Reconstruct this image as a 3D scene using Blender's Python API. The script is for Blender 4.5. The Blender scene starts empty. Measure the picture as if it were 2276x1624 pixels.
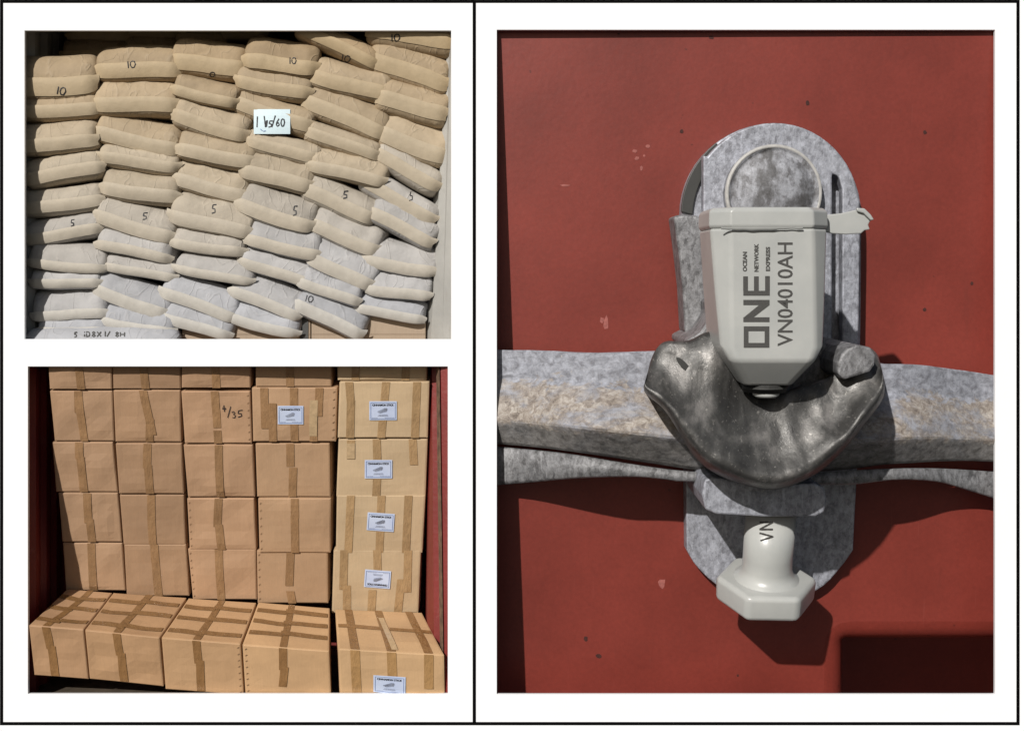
import bpy, bmesh, math, random
from mathutils import Vector, Matrix, noise
from mathutils.bvhtree import BVHTree

random.seed(11)
SC = bpy.context.scene
COL = SC.collection

# ------------------------------------------------------------------ units
# 1 u = 2.5 mm. The display board is the plane y = 0; u coordinates on it run
# right (px) and down (py) from its upper left corner, d is the depth behind it.
K = 0.0025
D = 2600.0
CX, CY = 1138.0, 812.0
ZC = CY * K + 1.0
CAM = Vector((0.0, -D * K, ZC))
SUN_R, SUN_DN = 0.46, 0.60          # shadow run to the right / downwards per unit of depth

# ------------------------------------------------------------------ camera
cam = bpy.data.cameras.new('camera')
cam.sensor_fit = 'HORIZONTAL'
cam.sensor_width = 36.0
cam.lens = 36.0 * D / 2276.0
cam.clip_start = 0.05
cam.clip_end = 2000.0
camo = bpy.data.objects.new('camera', cam)
COL.objects.link(camo)
camo.location = CAM
camo.rotation_euler = (math.pi / 2, 0, 0)
SC.camera = camo

# ------------------------------------------------------------------ light
sun_to = Vector((-SUN_R, -1.0, SUN_DN)).normalized()
world = bpy.data.worlds.new('World')
SC.world = world
world.use_nodes = True
wn = world.node_tree
for n in list(wn.nodes):
    wn.nodes.remove(n)
sky = wn.nodes.new('ShaderNodeTexSky')
sky.sky_type = 'NISHITA'
sky.sun_disc = False
sky.sun_elevation = math.asin(sun_to.z)
sky.sun_rotation = math.atan2(sun_to.x, sun_to.y)
sky.air_density = 1.0
sky.dust_density = 1.6
bg = wn.nodes.new('ShaderNodeBackground')
bg.inputs['Strength'].default_value = 0.05
wo = wn.nodes.new('ShaderNodeOutputWorld')
wn.links.new(sky.outputs[0], bg.inputs['Color'])
wn.links.new(bg.outputs[0], wo.inputs['Surface'])

sl = bpy.data.lights.new('sun', 'SUN')
sl.energy = 5.0
sl.angle = math.radians(0.8)
sl.color = (1.0, 0.965, 0.92)
so = bpy.data.objects.new('sun', sl)
COL.objects.link(so)
so.location = (-3, -8, 9)
so.rotation_euler = (-sun_to).to_track_quat('-Z', 'Y').to_euler()

vs = SC.view_settings
vs.view_transform = 'Standard'
vs.look = 'None'
vs.gamma = 1.0
vs.use_curve_mapping = False
vs.exposure = -0.33

# ------------------------------------------------------------------ helpers
def W(px, py, d=0.0):
    s = (D + d) / D
    return Vector(((px - CX) * s * K, d * K, ZC + (CY - py) * s * K))

def lin(r, g, b, f=1.0):
    o = []
    for c in (r, g, b):
        c /= 255.0
        c = c / 12.92 if c <= 0.04045 else ((c + 0.055) / 1.055) ** 2.4
        o.append(min(c * f, 0.9))
    return tuple(o)

LIGHT = 1.2            # what a fully lit unit albedo renders to
def alb(r, g, b):
    return lin(r, g, b, 1.0 / LIGHT)

def smooth(t):
    t = max(0.0, min(1.0, t))
    return t * t * (3 - 2 * t)

def lerp(a, b, t):
    return a + (b - a) * t

def tag(o, label=None, cat=None, group=None, kind=None):
    if label: o['label'] = label
    if cat: o['category'] = cat
    if group: o['group'] = group
    if kind: o['kind'] = kind
    return o

ORG = {}
def empty(name, loc, label, cat, group=None):
    o = bpy.data.objects.new(name, None)
    COL.objects.link(o)
    o.location = loc
    o.empty_display_size = 0.05
    ORG[o.name] = Vector(loc)
    return tag(o, label, cat, group)

def mesh(name, verts, faces, mat, parent=None, smooth_sh=False, color=None, org=None):
    o0 = ORG[parent.name] if parent else (Vector(org) if org is not None else Vector((0, 0, 0)))
    me = bpy.data.meshes.new(name)
    me.from_pydata([tuple(Vector(v) - o0) for v in verts], [], faces)
    me.validate()
    me.update()
    if smooth_sh:
        me.polygons.foreach_set('use_smooth', [True] * len(me.polygons))
    me.materials.append(mat)
    o = bpy.data.objects.new(name, me)
    COL.objects.link(o)
    if parent:
        o.parent = parent
    else:
        o.location = o0
    ORG[o.name] = o0
    if color is not None:
        o.color = (*color, 1.0)
    return o

def box_vf(x0, x1, y0, y1, z0, z1):
    v = [(x, y, z) for x in (x0, x1) for y in (y0, y1) for z in (z0, z1)]
    f = [(0, 1, 3, 2), (4, 6, 7, 5), (0, 4, 5, 1), (2, 3, 7, 6), (0, 2, 6, 4), (1, 5, 7, 3)]
    return v, f

def grid_faces(nu, nv, base=0):
    return [(base + i * nv + j, base + (i + 1) * nv + j, base + (i + 1) * nv + j + 1, base + i * nv + j + 1)
            for i in range(nu - 1) for j in range(nv - 1)]

def bevel(o, w, seg=2, ang=35):
    m = o.modifiers.new('bevel', 'BEVEL')
    m.width = w * K
    m.segments = seg
    m.limit_method = 'ANGLE'
    m.angle_limit = math.radians(ang)
    m.harden_normals = False
    return o

# ------------------------------------------------------------------ materials
def new_mat(name):
    m = bpy.data.materials.new(name)
    m.use_nodes = True
    nt = m.node_tree
    for n in list(nt.nodes):
        nt.nodes.remove(n)
    out = nt.nodes.new('ShaderNodeOutputMaterial')
    b = nt.nodes.new('ShaderNodeBsdfPrincipled')
    nt.links.new(b.outputs[0], out.inputs[0])
    return m, nt, b

def nz(nt, scale, detail=4, rough=0.55, vec=None, dist=0.0):
    n = nt.nodes.new('ShaderNodeTexNoise')
    n.inputs['Scale'].default_value = scale
    n.inputs['Detail'].default_value = detail
    n.inputs['Roughness'].default_value = rough
    n.inputs['Distortion'].default_value = dist
    if vec is not None:
        nt.links.new(vec, n.inputs['Vector'])
    return n.outputs['Fac']

def pos(nt, sx=1, sy=1, sz=1):
    g = nt.nodes.new('ShaderNodeNewGeometry')
    mp = nt.nodes.new('ShaderNodeMapping')
    mp.inputs['Scale'].default_value = (sx, sy, sz)
    nt.links.new(g.outputs['Position'], mp.inputs['Vector'])
    return mp.outputs[0]

def ramp(nt, fac, stops):
    r = nt.nodes.new('ShaderNodeValToRGB')
    e = r.color_ramp.elements
    while len(e) > 1:
        e.remove(e[-1])
    for i, (p, c) in enumerate(stops):
        el = e[0] if i == 0 else e.new(p)
        el.position = p
        el.color = (c, c, c, 1) if not isinstance(c, tuple) else (*c, 1)
    nt.links.new(fac, r.inputs[0])
    return r.outputs[0]

def mix(nt, fac, a, b, mode='MIX'):
    m = nt.nodes.new('ShaderNodeMix')
    m.data_type = 'RGBA'
    m.blend_type = mode
    for sock, v in ((m.inputs[0], fac), (m.inputs[6], a), (m.inputs[7], b)):
        if isinstance(v, (int, float)):
            sock.default_value = v
        elif isinstance(v, tuple):
            sock.default_value = (*v, 1)
        else:
            nt.links.new(v, sock)
    return m.outputs[2]

def bump(nt, b, h, strength, dist):
    n = nt.nodes.new('ShaderNodeBump')
    n.inputs['Strength'].default_value = strength
    n.inputs['Distance'].default_value = dist
    nt.links.new(h, n.inputs['Height'])
    nt.links.new(n.outputs[0], b.inputs['Normal'])

def simple(name, col, rough=0.6, var=0.12, scale=12, metal=0.0, bump_s=0.0, bump_scale=60):
    m, nt, b = new_mat(name)
    p = pos(nt)
    f = ramp(nt, nz(nt, scale, 5, 0.6, p), [(0.3, 1 - var), (0.7, 1 + var)])
    nt.links.new(mix(nt, 1.0, tuple(col), f, 'MULTIPLY'), b.inputs['Base Color'])
    b.inputs['Roughness'].default_value = rough
    b.inputs['Metallic'].default_value = metal
    if bump_s:
        bump(nt, b, nz(nt, bump_scale, 4, 0.6, p), bump_s, 0.004)
    return m

M = {}
def make_materials():
    # board
    m, nt, b = new_mat('white_board')
    p = pos(nt)
    c = ramp(nt, nz(nt, 3, 3, 0.5, p), [(0.3, (0.855, 0.868, 0.885)), (0.7, (0.87, 0.88, 0.895))])
    nt.links.new(c, b.inputs['Base Color'])
    b.inputs['Roughness'].default_value = 0.8
    b.inputs['Specular IOR Level'].default_value = 0.2
    M['board'] = m
    M['black'] = simple('black_strip', (0.004, 0.004, 0.004), 0.95, 0.05)
    M['black'].node_tree.nodes['Principled BSDF'].inputs['Specular IOR Level'].default_value = 0.0
    M['ink'] = simple('black_ink', (0.012, 0.012, 0.016), 0.6, 0.3, 80)
    M['print'] = simple('grey_print', (0.062, 0.060, 0.056), 0.6, 0.25, 220)
    M['blueline'] = simple('blue_line', alb(110, 135, 185), 0.6, 0.1)
    M['greyline'] = simple('grey_line', alb(140, 146, 162), 0.6, 0.2)
    M['staple'] = simple('staple_wire', alb(146, 114, 84), 0.4, 0.3, 60)
    M['ground'] = simple('asphalt', (0.05, 0.05, 0.05), 0.9, 0.3, 6, bump_s=0.4)
    # sack paper: tint from the object carries the stack's light fade, crinkled
    m, nt, b = new_mat('sack_paper')
    oi = nt.nodes.new('ShaderNodeObjectInfo')
    p = pos(nt)
    f = ramp(nt, nz(nt, 7, 6, 0.62, p), [(0.25, 0.86), (0.75, 1.08)])
    f2 = ramp(nt, nz(nt, 26, 4, 0.6, p), [(0.3, 0.97), (0.7, 1.03)])
    c = mix(nt, 1.0, mix(nt, 1.0, oi.outputs['Color'], f, 'MULTIPLY'), f2, 'MULTIPLY')
    nt.links.new(c, b.inputs['Base Color'])
    b.inputs['Roughness'].default_value = 0.62
    # soft crinkle plus a few long sharp folds running across the sheet
    fo = ramp(nt, nz(nt, 1.0, 2, 0.4, pos(nt, 9, 3, 4.5), 0.8), [(0.0, 0.0), (0.47, 0.15), (0.50, 1.0), (0.53, 0.2), (1.0, 0.0)])
    a = nt.nodes.new('ShaderNodeMath'); a.operation = 'MULTIPLY_ADD'
    a.inputs[1].default_value = 0.20
    nt.links.new(fo, a.inputs[0]); nt.links.new(nz(nt, 6, 4, 0.5, p, 0.6), a.inputs[2])
    b2 = nt.nodes.new('ShaderNodeMath'); b2.operation = 'MULTIPLY_ADD'; b2.inputs[1].default_value = 0.16
    nt.links.new(nz(nt, 34, 5, 0.65, p), b2.inputs[0]); nt.links.new(a.outputs[0], b2.inputs[2])
    bump(nt, b, b2.outputs[0], 0.48, 0.03)
    b.inputs['Roughness'].default_value = 0.7
    b.inputs['Specular IOR Level'].default_value = 0.25
    nt.links.new(mix(nt, ramp(nt, fo, [(0.6, 0.0), (1.0, 0.07)]), c, (0.72, 0.66, 0.56)), b.inputs['Base Color'])
    M['sack'] = m
    # seam tape paper
    m, nt, b = new_mat('seam_paper')
    oi = nt.nodes.new('ShaderNodeObjectInfo')
    p = pos(nt)
    f = ramp(nt, nz(nt, 24, 5, 0.65, p), [(0.25, 0.90), (0.75, 1.06)])
    nt.links.new(mix(nt, 1.0, oi.outputs['Color'], f, 'MULTIPLY'), b.inputs['Base Color'])
    b.inputs['Roughness'].default_value = 0.7
    bump(nt, b, nz(nt, 18, 4, 0.6, p), 0.25, 0.012)
    M['seam'] = m
    # cardboard
    m, nt, b = new_mat('cardboard')
    oi = nt.nodes.new('ShaderNodeObjectInfo')
    p = pos(nt)
    f = ramp(nt, nz(nt, 3.0, 5, 0.6, p), [(0.28, 0.88), (0.72, 1.08)])
    pf = pos(nt, 220, 60, 5)
    f2 = ramp(nt, nz(nt, 1.0, 3, 0.6, pf), [(0.3, 0.95), (0.7, 1.04)])
    st = ramp(nt, nz(nt, 9, 4, 0.7, p), [(0.70, 0.0), (0.82, 0.35)])
    c = mix(nt, 1.0, mix(nt, 1.0, oi.outputs['Color'], f, 'MULTIPLY'), f2, 'MULTIPLY')
    c = mix(nt, st, c, alb(140, 104, 74))
    nt.links.new(c, b.inputs['Base Color'])
    b.inputs['Roughness'].default_value = 0.72
    bump(nt, b, nz(nt, 9, 4, 0.5, p), 0.2, 0.018)
    M['card'] = m
    # packing tape
    m, nt, b = new_mat('packing_tape')
    oi = nt.nodes.new('ShaderNodeObjectInfo')
    p = pos(nt)
    f = ramp(nt, nz(nt, 22, 4, 0.6, p), [(0.25, 0.86), (0.75, 1.1)])
    nt.links.new(mix(nt, 1.0, oi.outputs['Color'], f, 'MULTIPLY'), b.inputs['Base Color'])
    r = ramp(nt, nz(nt, 30, 3, 0.5, p), [(0.35, 0.10), (0.7, 0.36)])
    nt.links.new(r, b.inputs['Roughness'])
    bump(nt, b, nz(nt, 26, 4, 0.6, pos(nt, 1, 1, 0.35)), 0.55, 0.02)
    M['tape'] = m
    # paper label
    m, nt, b = new_mat('label_paper')
    p = pos(nt)
    c = ramp(nt, nz(nt, 10, 3, 0.5, p), [(0.3, alb(200, 212, 240)), (0.7, alb(215, 226, 248))])
    nt.links.new(c, b.inputs['Base Color'])
    b.inputs['Roughness'].default_value = 0.5
    M['label'] = m
    M['sign'] = simple('sign_paper', alb(226, 246, 252), 0.6, 0.03, 8)
    M['film'] = simple('clear_film', alb(198, 170, 132), 0.12, 0.15, 40, bump_s=0.5, bump_scale=40)
    # container sheet metal
    def painted(name, base, chip, rust, chipw=0.66, rough=0.5):
        m, nt, b = new_mat(name)
        p = pos(nt)
        f = ramp(nt, nz(nt, 2.5, 5, 0.6, p), [(0.3, 0.82), (0.7, 1.12)])
        c = mix(nt, 1.0, base, f, 'MULTIPLY')
        c = mix(nt, ramp(nt, nz(nt, 6, 6, 0.65, pos(nt, 1, 1, 0.5), 0.6), [(chipw, 0.0), (chipw + 0.05, 0.8)]), c, chip)
        c = mix(nt, ramp(nt, nz(nt, 11, 6, 0.7, p), [(0.68, 0.0), (0.76, 0.8)]), c, rust)
        nt.links.new(c, b.inputs['Base Color'])
        b.inputs['Roughness'].default_value = rough
        bump(nt, b, nz(nt, 30, 5, 0.6, p), 0.25, 0.01)
        return m
    M['grey_wall'] = painted('grey_container_paint', alb(188, 186, 180), alb(170, 165, 158), alb(140, 132, 122), 0.62)
    M['red_wall'] = painted('red_container_paint', alb(132, 45, 40), alb(140, 66, 60), alb(96, 72, 58), 0.60)
    M['dark_floor'] = simple('worn_wood_floor', alb(88, 76, 62), 0.8, 0.35, 9, bump_s=0.5)
    M['rusty'] = simple('rusty_edge', alb(118, 92, 72), 0.85, 0.5, 22, bump_s=0.8)
    # red door paint
    m, nt, b = new_mat('red_door_paint')
    p = pos(nt)
    f = ramp(nt, nz(nt, 0.9, 6, 0.62, p), [(0.3, alb(118, 45, 35)), (0.7, alb(146, 60, 49))])
    f2 = ramp(nt, nz(nt, 48, 5, 0.7, p), [(0.3, 0.90), (0.7, 1.09)])
    c = mix(nt, 1.0, f, f2, 'MULTIPLY')
    st = ramp(nt, nz(nt, 5, 6, 0.7, pos(nt, 2.2, 1, 0.35)), [(0.60, 0.0), (0.8, 0.35)])
    c = mix(nt, st, c, alb(106, 48, 40))
    sc2 = ramp(nt, nz(nt, 1.0, 3, 0.6, pos(nt, 90, 1, 2.2)), [(0.70, 0.0), (0.78, 0.22)])
    c = mix(nt, sc2, c, alb(168, 96, 86))
    sp = ramp(nt, nz(nt, 17, 2, 0.5, p), [(0.765, 0.0), (0.785, 0.75)])
    c = mix(nt, sp, c, alb(96, 40, 34))
    nt.links.new(c, b.inputs['Base Color'])
    b.inputs['Roughness'].default_value = 0.46
    bump(nt, b, nz(nt, 26, 3, 0.5, p), 0.07, 0.01)
    M['door'] = m
    M['chip'] = simple('paint_chip', alb(166, 96, 88), 0.7, 0.25, 60)
    M['rust'] = simple('rust_pit', alb(70, 32, 26), 0.8, 0.4, 60)
    # galvanised steel
    def galv(name, dark, light, warm=None, rough=0.5, metal=0.25, sc=16):
        m, nt, b = new_mat(name)
        p = pos(nt, 1.2, 1.2, 1.0)
        v = nt.nodes.new('ShaderNodeTexVoronoi')
        v.inputs['Scale'].default_value = 34
        wq = nt.nodes.new('ShaderNodeVectorMath'); wq.operation = 'ADD'
        nq = nt.nodes.new('ShaderNodeTexNoise'); nq.inputs['Scale'].default_value = 30; nq.inputs['Detail'].default_value = 3
        sq = nt.nodes.new('ShaderNodeVectorMath'); sq.operation = 'SCALE'; sq.inputs['Scale'].default_value = 0.05
        nt.links.new(p, nq.inputs['Vector']); nt.links.new(nq.outputs['Color'], sq.inputs[0])
        nt.links.new(pos(nt, 1.6, 1.2, 0.7), wq.inputs[0]); nt.links.new(sq.outputs[0], wq.inputs[1])
        nt.links.new(wq.outputs[0], v.inputs['Vector'])
        bw = nt.nodes.new('ShaderNodeSeparateColor'); nt.links.new(v.outputs['Color'], bw.inputs[0])
        n1 = nz(nt, sc, 7, 0.78, p, 0.2)
        a = nt.nodes.new('ShaderNodeMath'); a.operation = 'MULTIPLY_ADD'
        a.inputs[1].default_value = 0.16
        nt.links.new(bw.outputs[0], a.inputs[0]); nt.links.new(n1, a.inputs[2])
        c = ramp(nt, a.outputs[0], [(0.42, dark), (0.58, tuple((x + y) / 2 for x, y in zip(dark, light))), (0.74, light)])
        big = ramp(nt, nz(nt, 3.2, 5, 0.65, p), [(0.3, 0.80), (0.7, 1.10)])
        c = mix(nt, 1.0, c, big, 'MULTIPLY')
        stre = ramp(nt, nz(nt, 1.0, 5, 0.7, pos(nt, 60, 40, 5)), [(0.60, 0.0), (0.72, 0.45)])
        c = mix(nt, stre, c, tuple(min(0.8, x * 1.25) for x in light))
        sp = ramp(nt, nz(nt, 75, 3, 0.7, p), [(0.66, 0.0), (0.72, 0.6)])
        c = mix(nt, sp, c, tuple(x * 0.45 for x in dark))
        if warm:
            c = mix(nt, ramp(nt, nz(nt, 7, 5, 0.6, p), [(0.45, 0.0), (0.62, 0.75)]), c, warm)
        nt.links.new(c, b.inputs['Base Color'])
        b.inputs['Metallic'].default_value = metal
        b.inputs['Roughness'].default_value = rough
        bump(nt, b, nz(nt, 42, 6, 0.75, p), 0.4, 0.009)
        return m
    M['galv'] = galv('galvanised_steel', alb(132, 133, 140), alb(198, 201, 211), None, 0.5, 0.25, 22)
    M['rim'] = simple('pale_rim', alb(192, 190, 186), 0.5, 0.15, 30)
    M['galv_dull'] = galv('dull_galvanised_steel', alb(96, 95, 96), alb(168, 168, 170), None, 0.55, 0.25, 20)
    M['stud'] = galv('stained_stud_steel', alb(112, 111, 113), alb(192, 194, 201), alb(66, 63, 60), 0.55, 0.15, 12)
    M['galv_rust'] = galv('stained_galvanised_steel', alb(140, 130, 120), alb(206, 194, 182), alb(176, 146, 122), 0.65, 0.1)
    m, nt, b = new_mat('worn_dark_steel')
    p = pos(nt, 1.2, 1.0, 1.0)
    n1 = nz(nt, 5, 5, 0.6, p, 0.3)
    c = ramp(nt, n1, [(0.33, alb(60, 59, 58)), (0.52, alb(84, 83, 81)), (0.70, alb(132, 129, 126))])
    c = mix(nt, ramp(nt, nz(nt, 48, 4, 0.7, p), [(0.60, 0.0), (0.72, 0.6)]), c, alb(176, 172, 166))
    c = mix(nt, ramp(nt, nz(nt, 30, 4, 0.7, p), [(0.62, 0.0), (0.75, 0.6)]), c, alb(40, 38, 36))
    nt.links.new(c, b.inputs['Base Color'])
    b.inputs['Metallic'].default_value = 0.45
    nt.links.new(ramp(nt, nz(nt, 14, 4, 0.6, p), [(0.3, 0.30), (0.7, 0.55)]), b.inputs['Roughness'])
    bump(nt, b, nz(nt, 34, 7, 0.75, p), 0.28, 0.009)
    M['worn'] = m
    # handle bar: steel with a brown stain down its middle
    m, nt, b = new_mat('stained_bar')
    at = nt.nodes.new('ShaderNodeAttribute'); at.attribute_name = 'stain'
    p = pos(nt, 0.9, 1, 1.2)
    n1 = nz(nt, 9, 6, 0.68, p, 0.5)
    a = nt.nodes.new('ShaderNodeMath'); a.operation = 'MULTIPLY_ADD'; a.inputs[1].default_value = 0.75; a.use_clamp = False
    nt.links.new(n1, a.inputs[0]); nt.links.new(at.outputs['Fac'], a.inputs[2])
    zone = ramp(nt, a.outputs[0], [(0.0, 0.0), (0.66, 0.0), (0.71, 0.9), (1.0, 1.0)])
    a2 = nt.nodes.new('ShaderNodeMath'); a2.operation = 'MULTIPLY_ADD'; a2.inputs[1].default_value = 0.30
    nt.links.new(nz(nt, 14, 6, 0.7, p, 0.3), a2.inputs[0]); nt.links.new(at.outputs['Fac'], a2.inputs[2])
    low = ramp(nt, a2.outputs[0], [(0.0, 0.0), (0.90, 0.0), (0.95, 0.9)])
    n2 = nz(nt, 22, 6, 0.72, p, 0.4)
    steel = ramp(nt, n2, [(0.36, alb(122, 123, 130)), (0.66, alb(184, 187, 197))])
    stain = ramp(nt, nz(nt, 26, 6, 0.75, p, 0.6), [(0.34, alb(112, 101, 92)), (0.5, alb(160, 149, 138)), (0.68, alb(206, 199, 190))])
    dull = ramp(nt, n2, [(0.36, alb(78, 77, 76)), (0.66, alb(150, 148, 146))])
    pat = ramp(nt, nz(nt, 5, 7, 0.75, pos(nt, 0.6, 1, 1.3), 0.4), [(0.38, 0.1), (0.52, 1.0)])
    zone = mix(nt, 1.0, zone, pat, 'MULTIPLY')
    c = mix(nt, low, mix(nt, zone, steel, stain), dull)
    c = mix(nt, ramp(nt, nz(nt, 55, 4, 0.7, p), [(0.62, 0.0), (0.74, 0.55)]), c, alb(92, 84, 76))
    c = mix(nt, ramp(nt, nz(nt, 38, 4, 0.7, pos(nt, 1, 1, 1.2)), [(0.66, 0.0), (0.76, 0.6)]), c, alb(222, 214, 202))
    nt.links.new(c, b.inputs['Base Color'])
    b.inputs['Roughness'].default_value = 0.6
    bump(nt, b, nz(nt, 40, 6, 0.75, p), 0.45, 0.009)
    M['bar'] = m
    # seal plastic
    m, nt, b = new_mat('cream_plastic')
    p = pos(nt)
    c = ramp(nt, nz(nt, 4, 4, 0.6, p), [(0.3, alb(182, 184, 181)), (0.7, alb(196, 197, 193))])
    nt.links.new(c, b.inputs['Base Color'])
    b.inputs['Roughness'].default_value = 0.32
    bump(nt, b, nz(nt, 70, 3, 0.5, p), 0.06, 0.004)
    M['plastic'] = m
    M['dark_plastic'] = simple('dark_collar', alb(66, 66, 64), 0.5, 0.1)
make_materials()

# ------------------------------------------------------------------ ground
gv = [(-400, -400, 0), (400, -400, 0), (400, 400, 0), (-400, 400, 0)]
tag(mesh('ground', gv, [(0, 1, 2, 3)], M['ground']), kind='structure')

# ------------------------------------------------------------------ display board
OPEN = {'sacks': (54.5, 68.2, 1002.7, 753.3), 'boxes': (61.9, 814.0, 995.3, 1540.7), 'door': (1104.1, 66.5, 2211.7, 1541.4)}
BT = 8.0
def build_board():
    root = empty('display_board', (0, 0, 0), 'large white display board with three openings and black ruled strips', 'board')
    xs = sorted({-70.0, 2350.0, *[o[i] for o in OPEN.values() for i in (0, 2)]})
    ys = sorted({-70.0, 1700.0, *[o[i] for o in OPEN.values() for i in (1, 3)]})
    def hole(i, j):
        if not (0 <= i < len(xs) - 1 and 0 <= j < len(ys) - 1): return True
        mx, my = (xs[i] + xs[i + 1]) / 2, (ys[j] + ys[j + 1]) / 2
        return any(o[0] < mx < o[2] and o[1] < my < o[3] for o in OPEN.values())
    v, f = [], []
    idx = {}
    def vert(i, j, b):
        k = (i, j, b)
        if k not in idx:
            idx[k] = len(v)
            p = W(xs[i], ys[j], 0)
            v.append((p.x, b * BT * K, p.z))
        return idx[k]
    for i in range(len(xs) - 1):
        for j in range(len(ys) - 1):
            if hole(i, j): continue
            f.append((vert(i, j, 0), vert(i, j + 1, 0), vert(i + 1, j + 1, 0), vert(i + 1, j, 0)))
            f.append((vert(i, j, 1), vert(i + 1, j, 1), vert(i + 1, j + 1, 1), vert(i, j + 1, 1)))
            for di, dj, a, b in ((-1, 0, (i, j), (i, j + 1)), (1, 0, (i + 1, j + 1), (i + 1, j)), (0, -1, (i + 1, j), (i, j)), (0, 1, (i, j + 1), (i + 1, j + 1))):
                if hole(i + di, j + dj):
                    f.append((vert(*a, 0), vert(*a, 1), vert(*b, 1), vert(*b, 0)))
    mesh('white_panel', v, f, M['board'], root)
    for (x0, y0, x1, y1) in ((-0.2, -0.2, 2266.2, 7.1), (-0.2, 7.15, 7.1, 1603.3), (1050.5, 7.15, 1057.8, 1603.3), (2259, 7.15, 2266.2, 1603.3), (-0.2, 1603.35, 2266.2, 1610.4)):
        a, b = W(x0, y1), W(x1, y0)
        bv, bf = box_vf(a.x, b.x, -0.6 * K, 0.002, a.z, b.z)
        mesh('black_strip', bv, bf, M['black'], root)
    for x in (-40, 1054, 2320):
        p = W(x, 1700)
        bv, bf = box_vf(p.x - 0.05, p.x + 0.05, BT * K, BT * K + 0.1, -0.05, W(x, 1600).z)
        mesh('post', bv, bf, M['board'], root)
build_board()

# ================================================================== SACKS
def stroke_ribbon(strokes, width, bvh, lift=1.0):
    """strokes in u coordinates laid onto a surface; returns verts, faces"""
    V, F = [], []
    for st in strokes:
        pts = []
        for a, b in zip(st[:-1], st[1:]):
            n = max(2, int(math.hypot(b[0] - a[0], b[1] - a[1]) / 2.5))
            pts += [(lerp(a[0], b[0], t / n), lerp(a[1], b[1], t / n)) for t in range(n)]
        pts.append(st[-1])
        row = []
        for i, (x, y) in enumerate(pts):
            x2, y2 = pts[min(i + 1, len(pts) - 1)]
            x1, y1 = pts[max(i - 1, 0)]
            L = math.hypot(x2 - x1, y2 - y1) or 1
            nx, ny = -(y2 - y1) / L, (x2 - x1) / L
            w = width * (0.42 + 0.16 * random.random())
            pr = []
            for sgn in (-1, 1):
                tgt = W(x + nx * w * sgn, y + ny * w * sgn, 0)
                dr = (tgt - CAM).normalized()
                h = bvh.ray_cast(CAM, dr)
                if h[0] is None:
                    pr = None
                    break
                pr.append(h[0] - dr * lift * K)
            row.append(pr)
        prev = None
        for pr in row:
            if pr is None:
                prev = None
                continue
            k = len(V)
            V += pr
            if prev is not None:
                F.append((prev, prev + 1, k + 1, k))
            prev = k
    return V, F

GL = {
    '0': [[(0.5, 0), (0.15, 0.2), (0.05, 0.6), (0.3, 1), (0.7, 0.95), (0.95, 0.5), (0.8, 0.1), (0.45, 0.02)]],
    '1': [[(0.5, 0), (0.45, 1)]],
    '3': [[(0.1, 0.1), (0.6, 0), (0.8, 0.25), (0.4, 0.45), (0.85, 0.65), (0.6, 1), (0.1, 0.9)]],
    '4': [[(0.45, 0), (0.05, 0.6), (0.9, 0.55)], [(0.6, 0.3), (0.5, 1)]],
    '5': [[(0.95, 0), (0.3, 0.05), (0.2, 0.45), (0.7, 0.5), (0.75, 0.85), (0.15, 1)]],
    '6': [[(0.8, 0), (0.25, 0.45), (0.1, 0.8), (0.4, 1), (0.85, 0.8), (0.6, 0.5), (0.2, 0.65)]],
    '/': [[(0.9, 0), (0.1, 1)]],
    '8': [[(0.5, 0.45), (0.15, 0.2), (0.5, 0), (0.85, 0.2), (0.5, 0.45), (0.1, 0.8), (0.5, 1), (0.9, 0.8), (0.5, 0.45)]],
    '-': [[(0, 0.5), (1, 0.5)]],
    'D': [[(0.1, 0), (0.1, 1), (0.7, 0.9), (0.9, 0.5), (0.7, 0.1), (0.1, 0)]],
    'X': [[(0, 0), (1, 1)], [(1, 0), (0, 1)]],
    'H': [[(0, 0), (0, 1)], [(1, 0), (1, 1)], [(0, 0.5), (1, 0.5)]],
    'E': [[(1, 0), (0, 0), (0, 1), (1, 1)], [(0, 0.5), (0.8, 0.5)]],
}
def handwriting(text, x, y, cw, ch, ang=0.0, adv=1.15):
    out = []
    ca, sa = math.cos(math.radians(ang)), math.sin(math.radians(ang))
    cx = 0.0
    for c in text:
        w = cw * (0.45 if c == '1' else 1.0)
        for st in GL.get(c, []):
            out.append([(x + (cx + p[0] * w) * ca - p[1] * ch * sa, y + (cx + p[0] * w) * sa + p[1] * ch * ca) for p in st])
        cx += w * adv
    return out

def bvh_of(o):
    org = ORG[o.name]
    me = o.data
    return BVHTree.FromPolygons([v.co + org for v in me.vertices], [tuple(p.vertices) for p in me.polygons])

def sack_depth(py):
    return 14 + 0.055 * (py - 68)

TAN, TAN2, MID, GREY, LILAC = (196, 166, 124), (200, 172, 134), (202, 186, 160), (198, 191, 182), (196, 194, 196)
def light_tint(cy, cx):  # paints the light's change, tan above to grey below, into each sack
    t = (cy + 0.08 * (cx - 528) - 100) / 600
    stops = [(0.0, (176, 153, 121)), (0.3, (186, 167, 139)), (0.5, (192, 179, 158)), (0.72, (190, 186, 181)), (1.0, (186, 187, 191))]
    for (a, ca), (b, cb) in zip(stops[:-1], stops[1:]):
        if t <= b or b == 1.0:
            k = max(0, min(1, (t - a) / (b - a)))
            return tuple(lerp(x, y, k) for x, y in zip(ca, cb))

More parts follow.
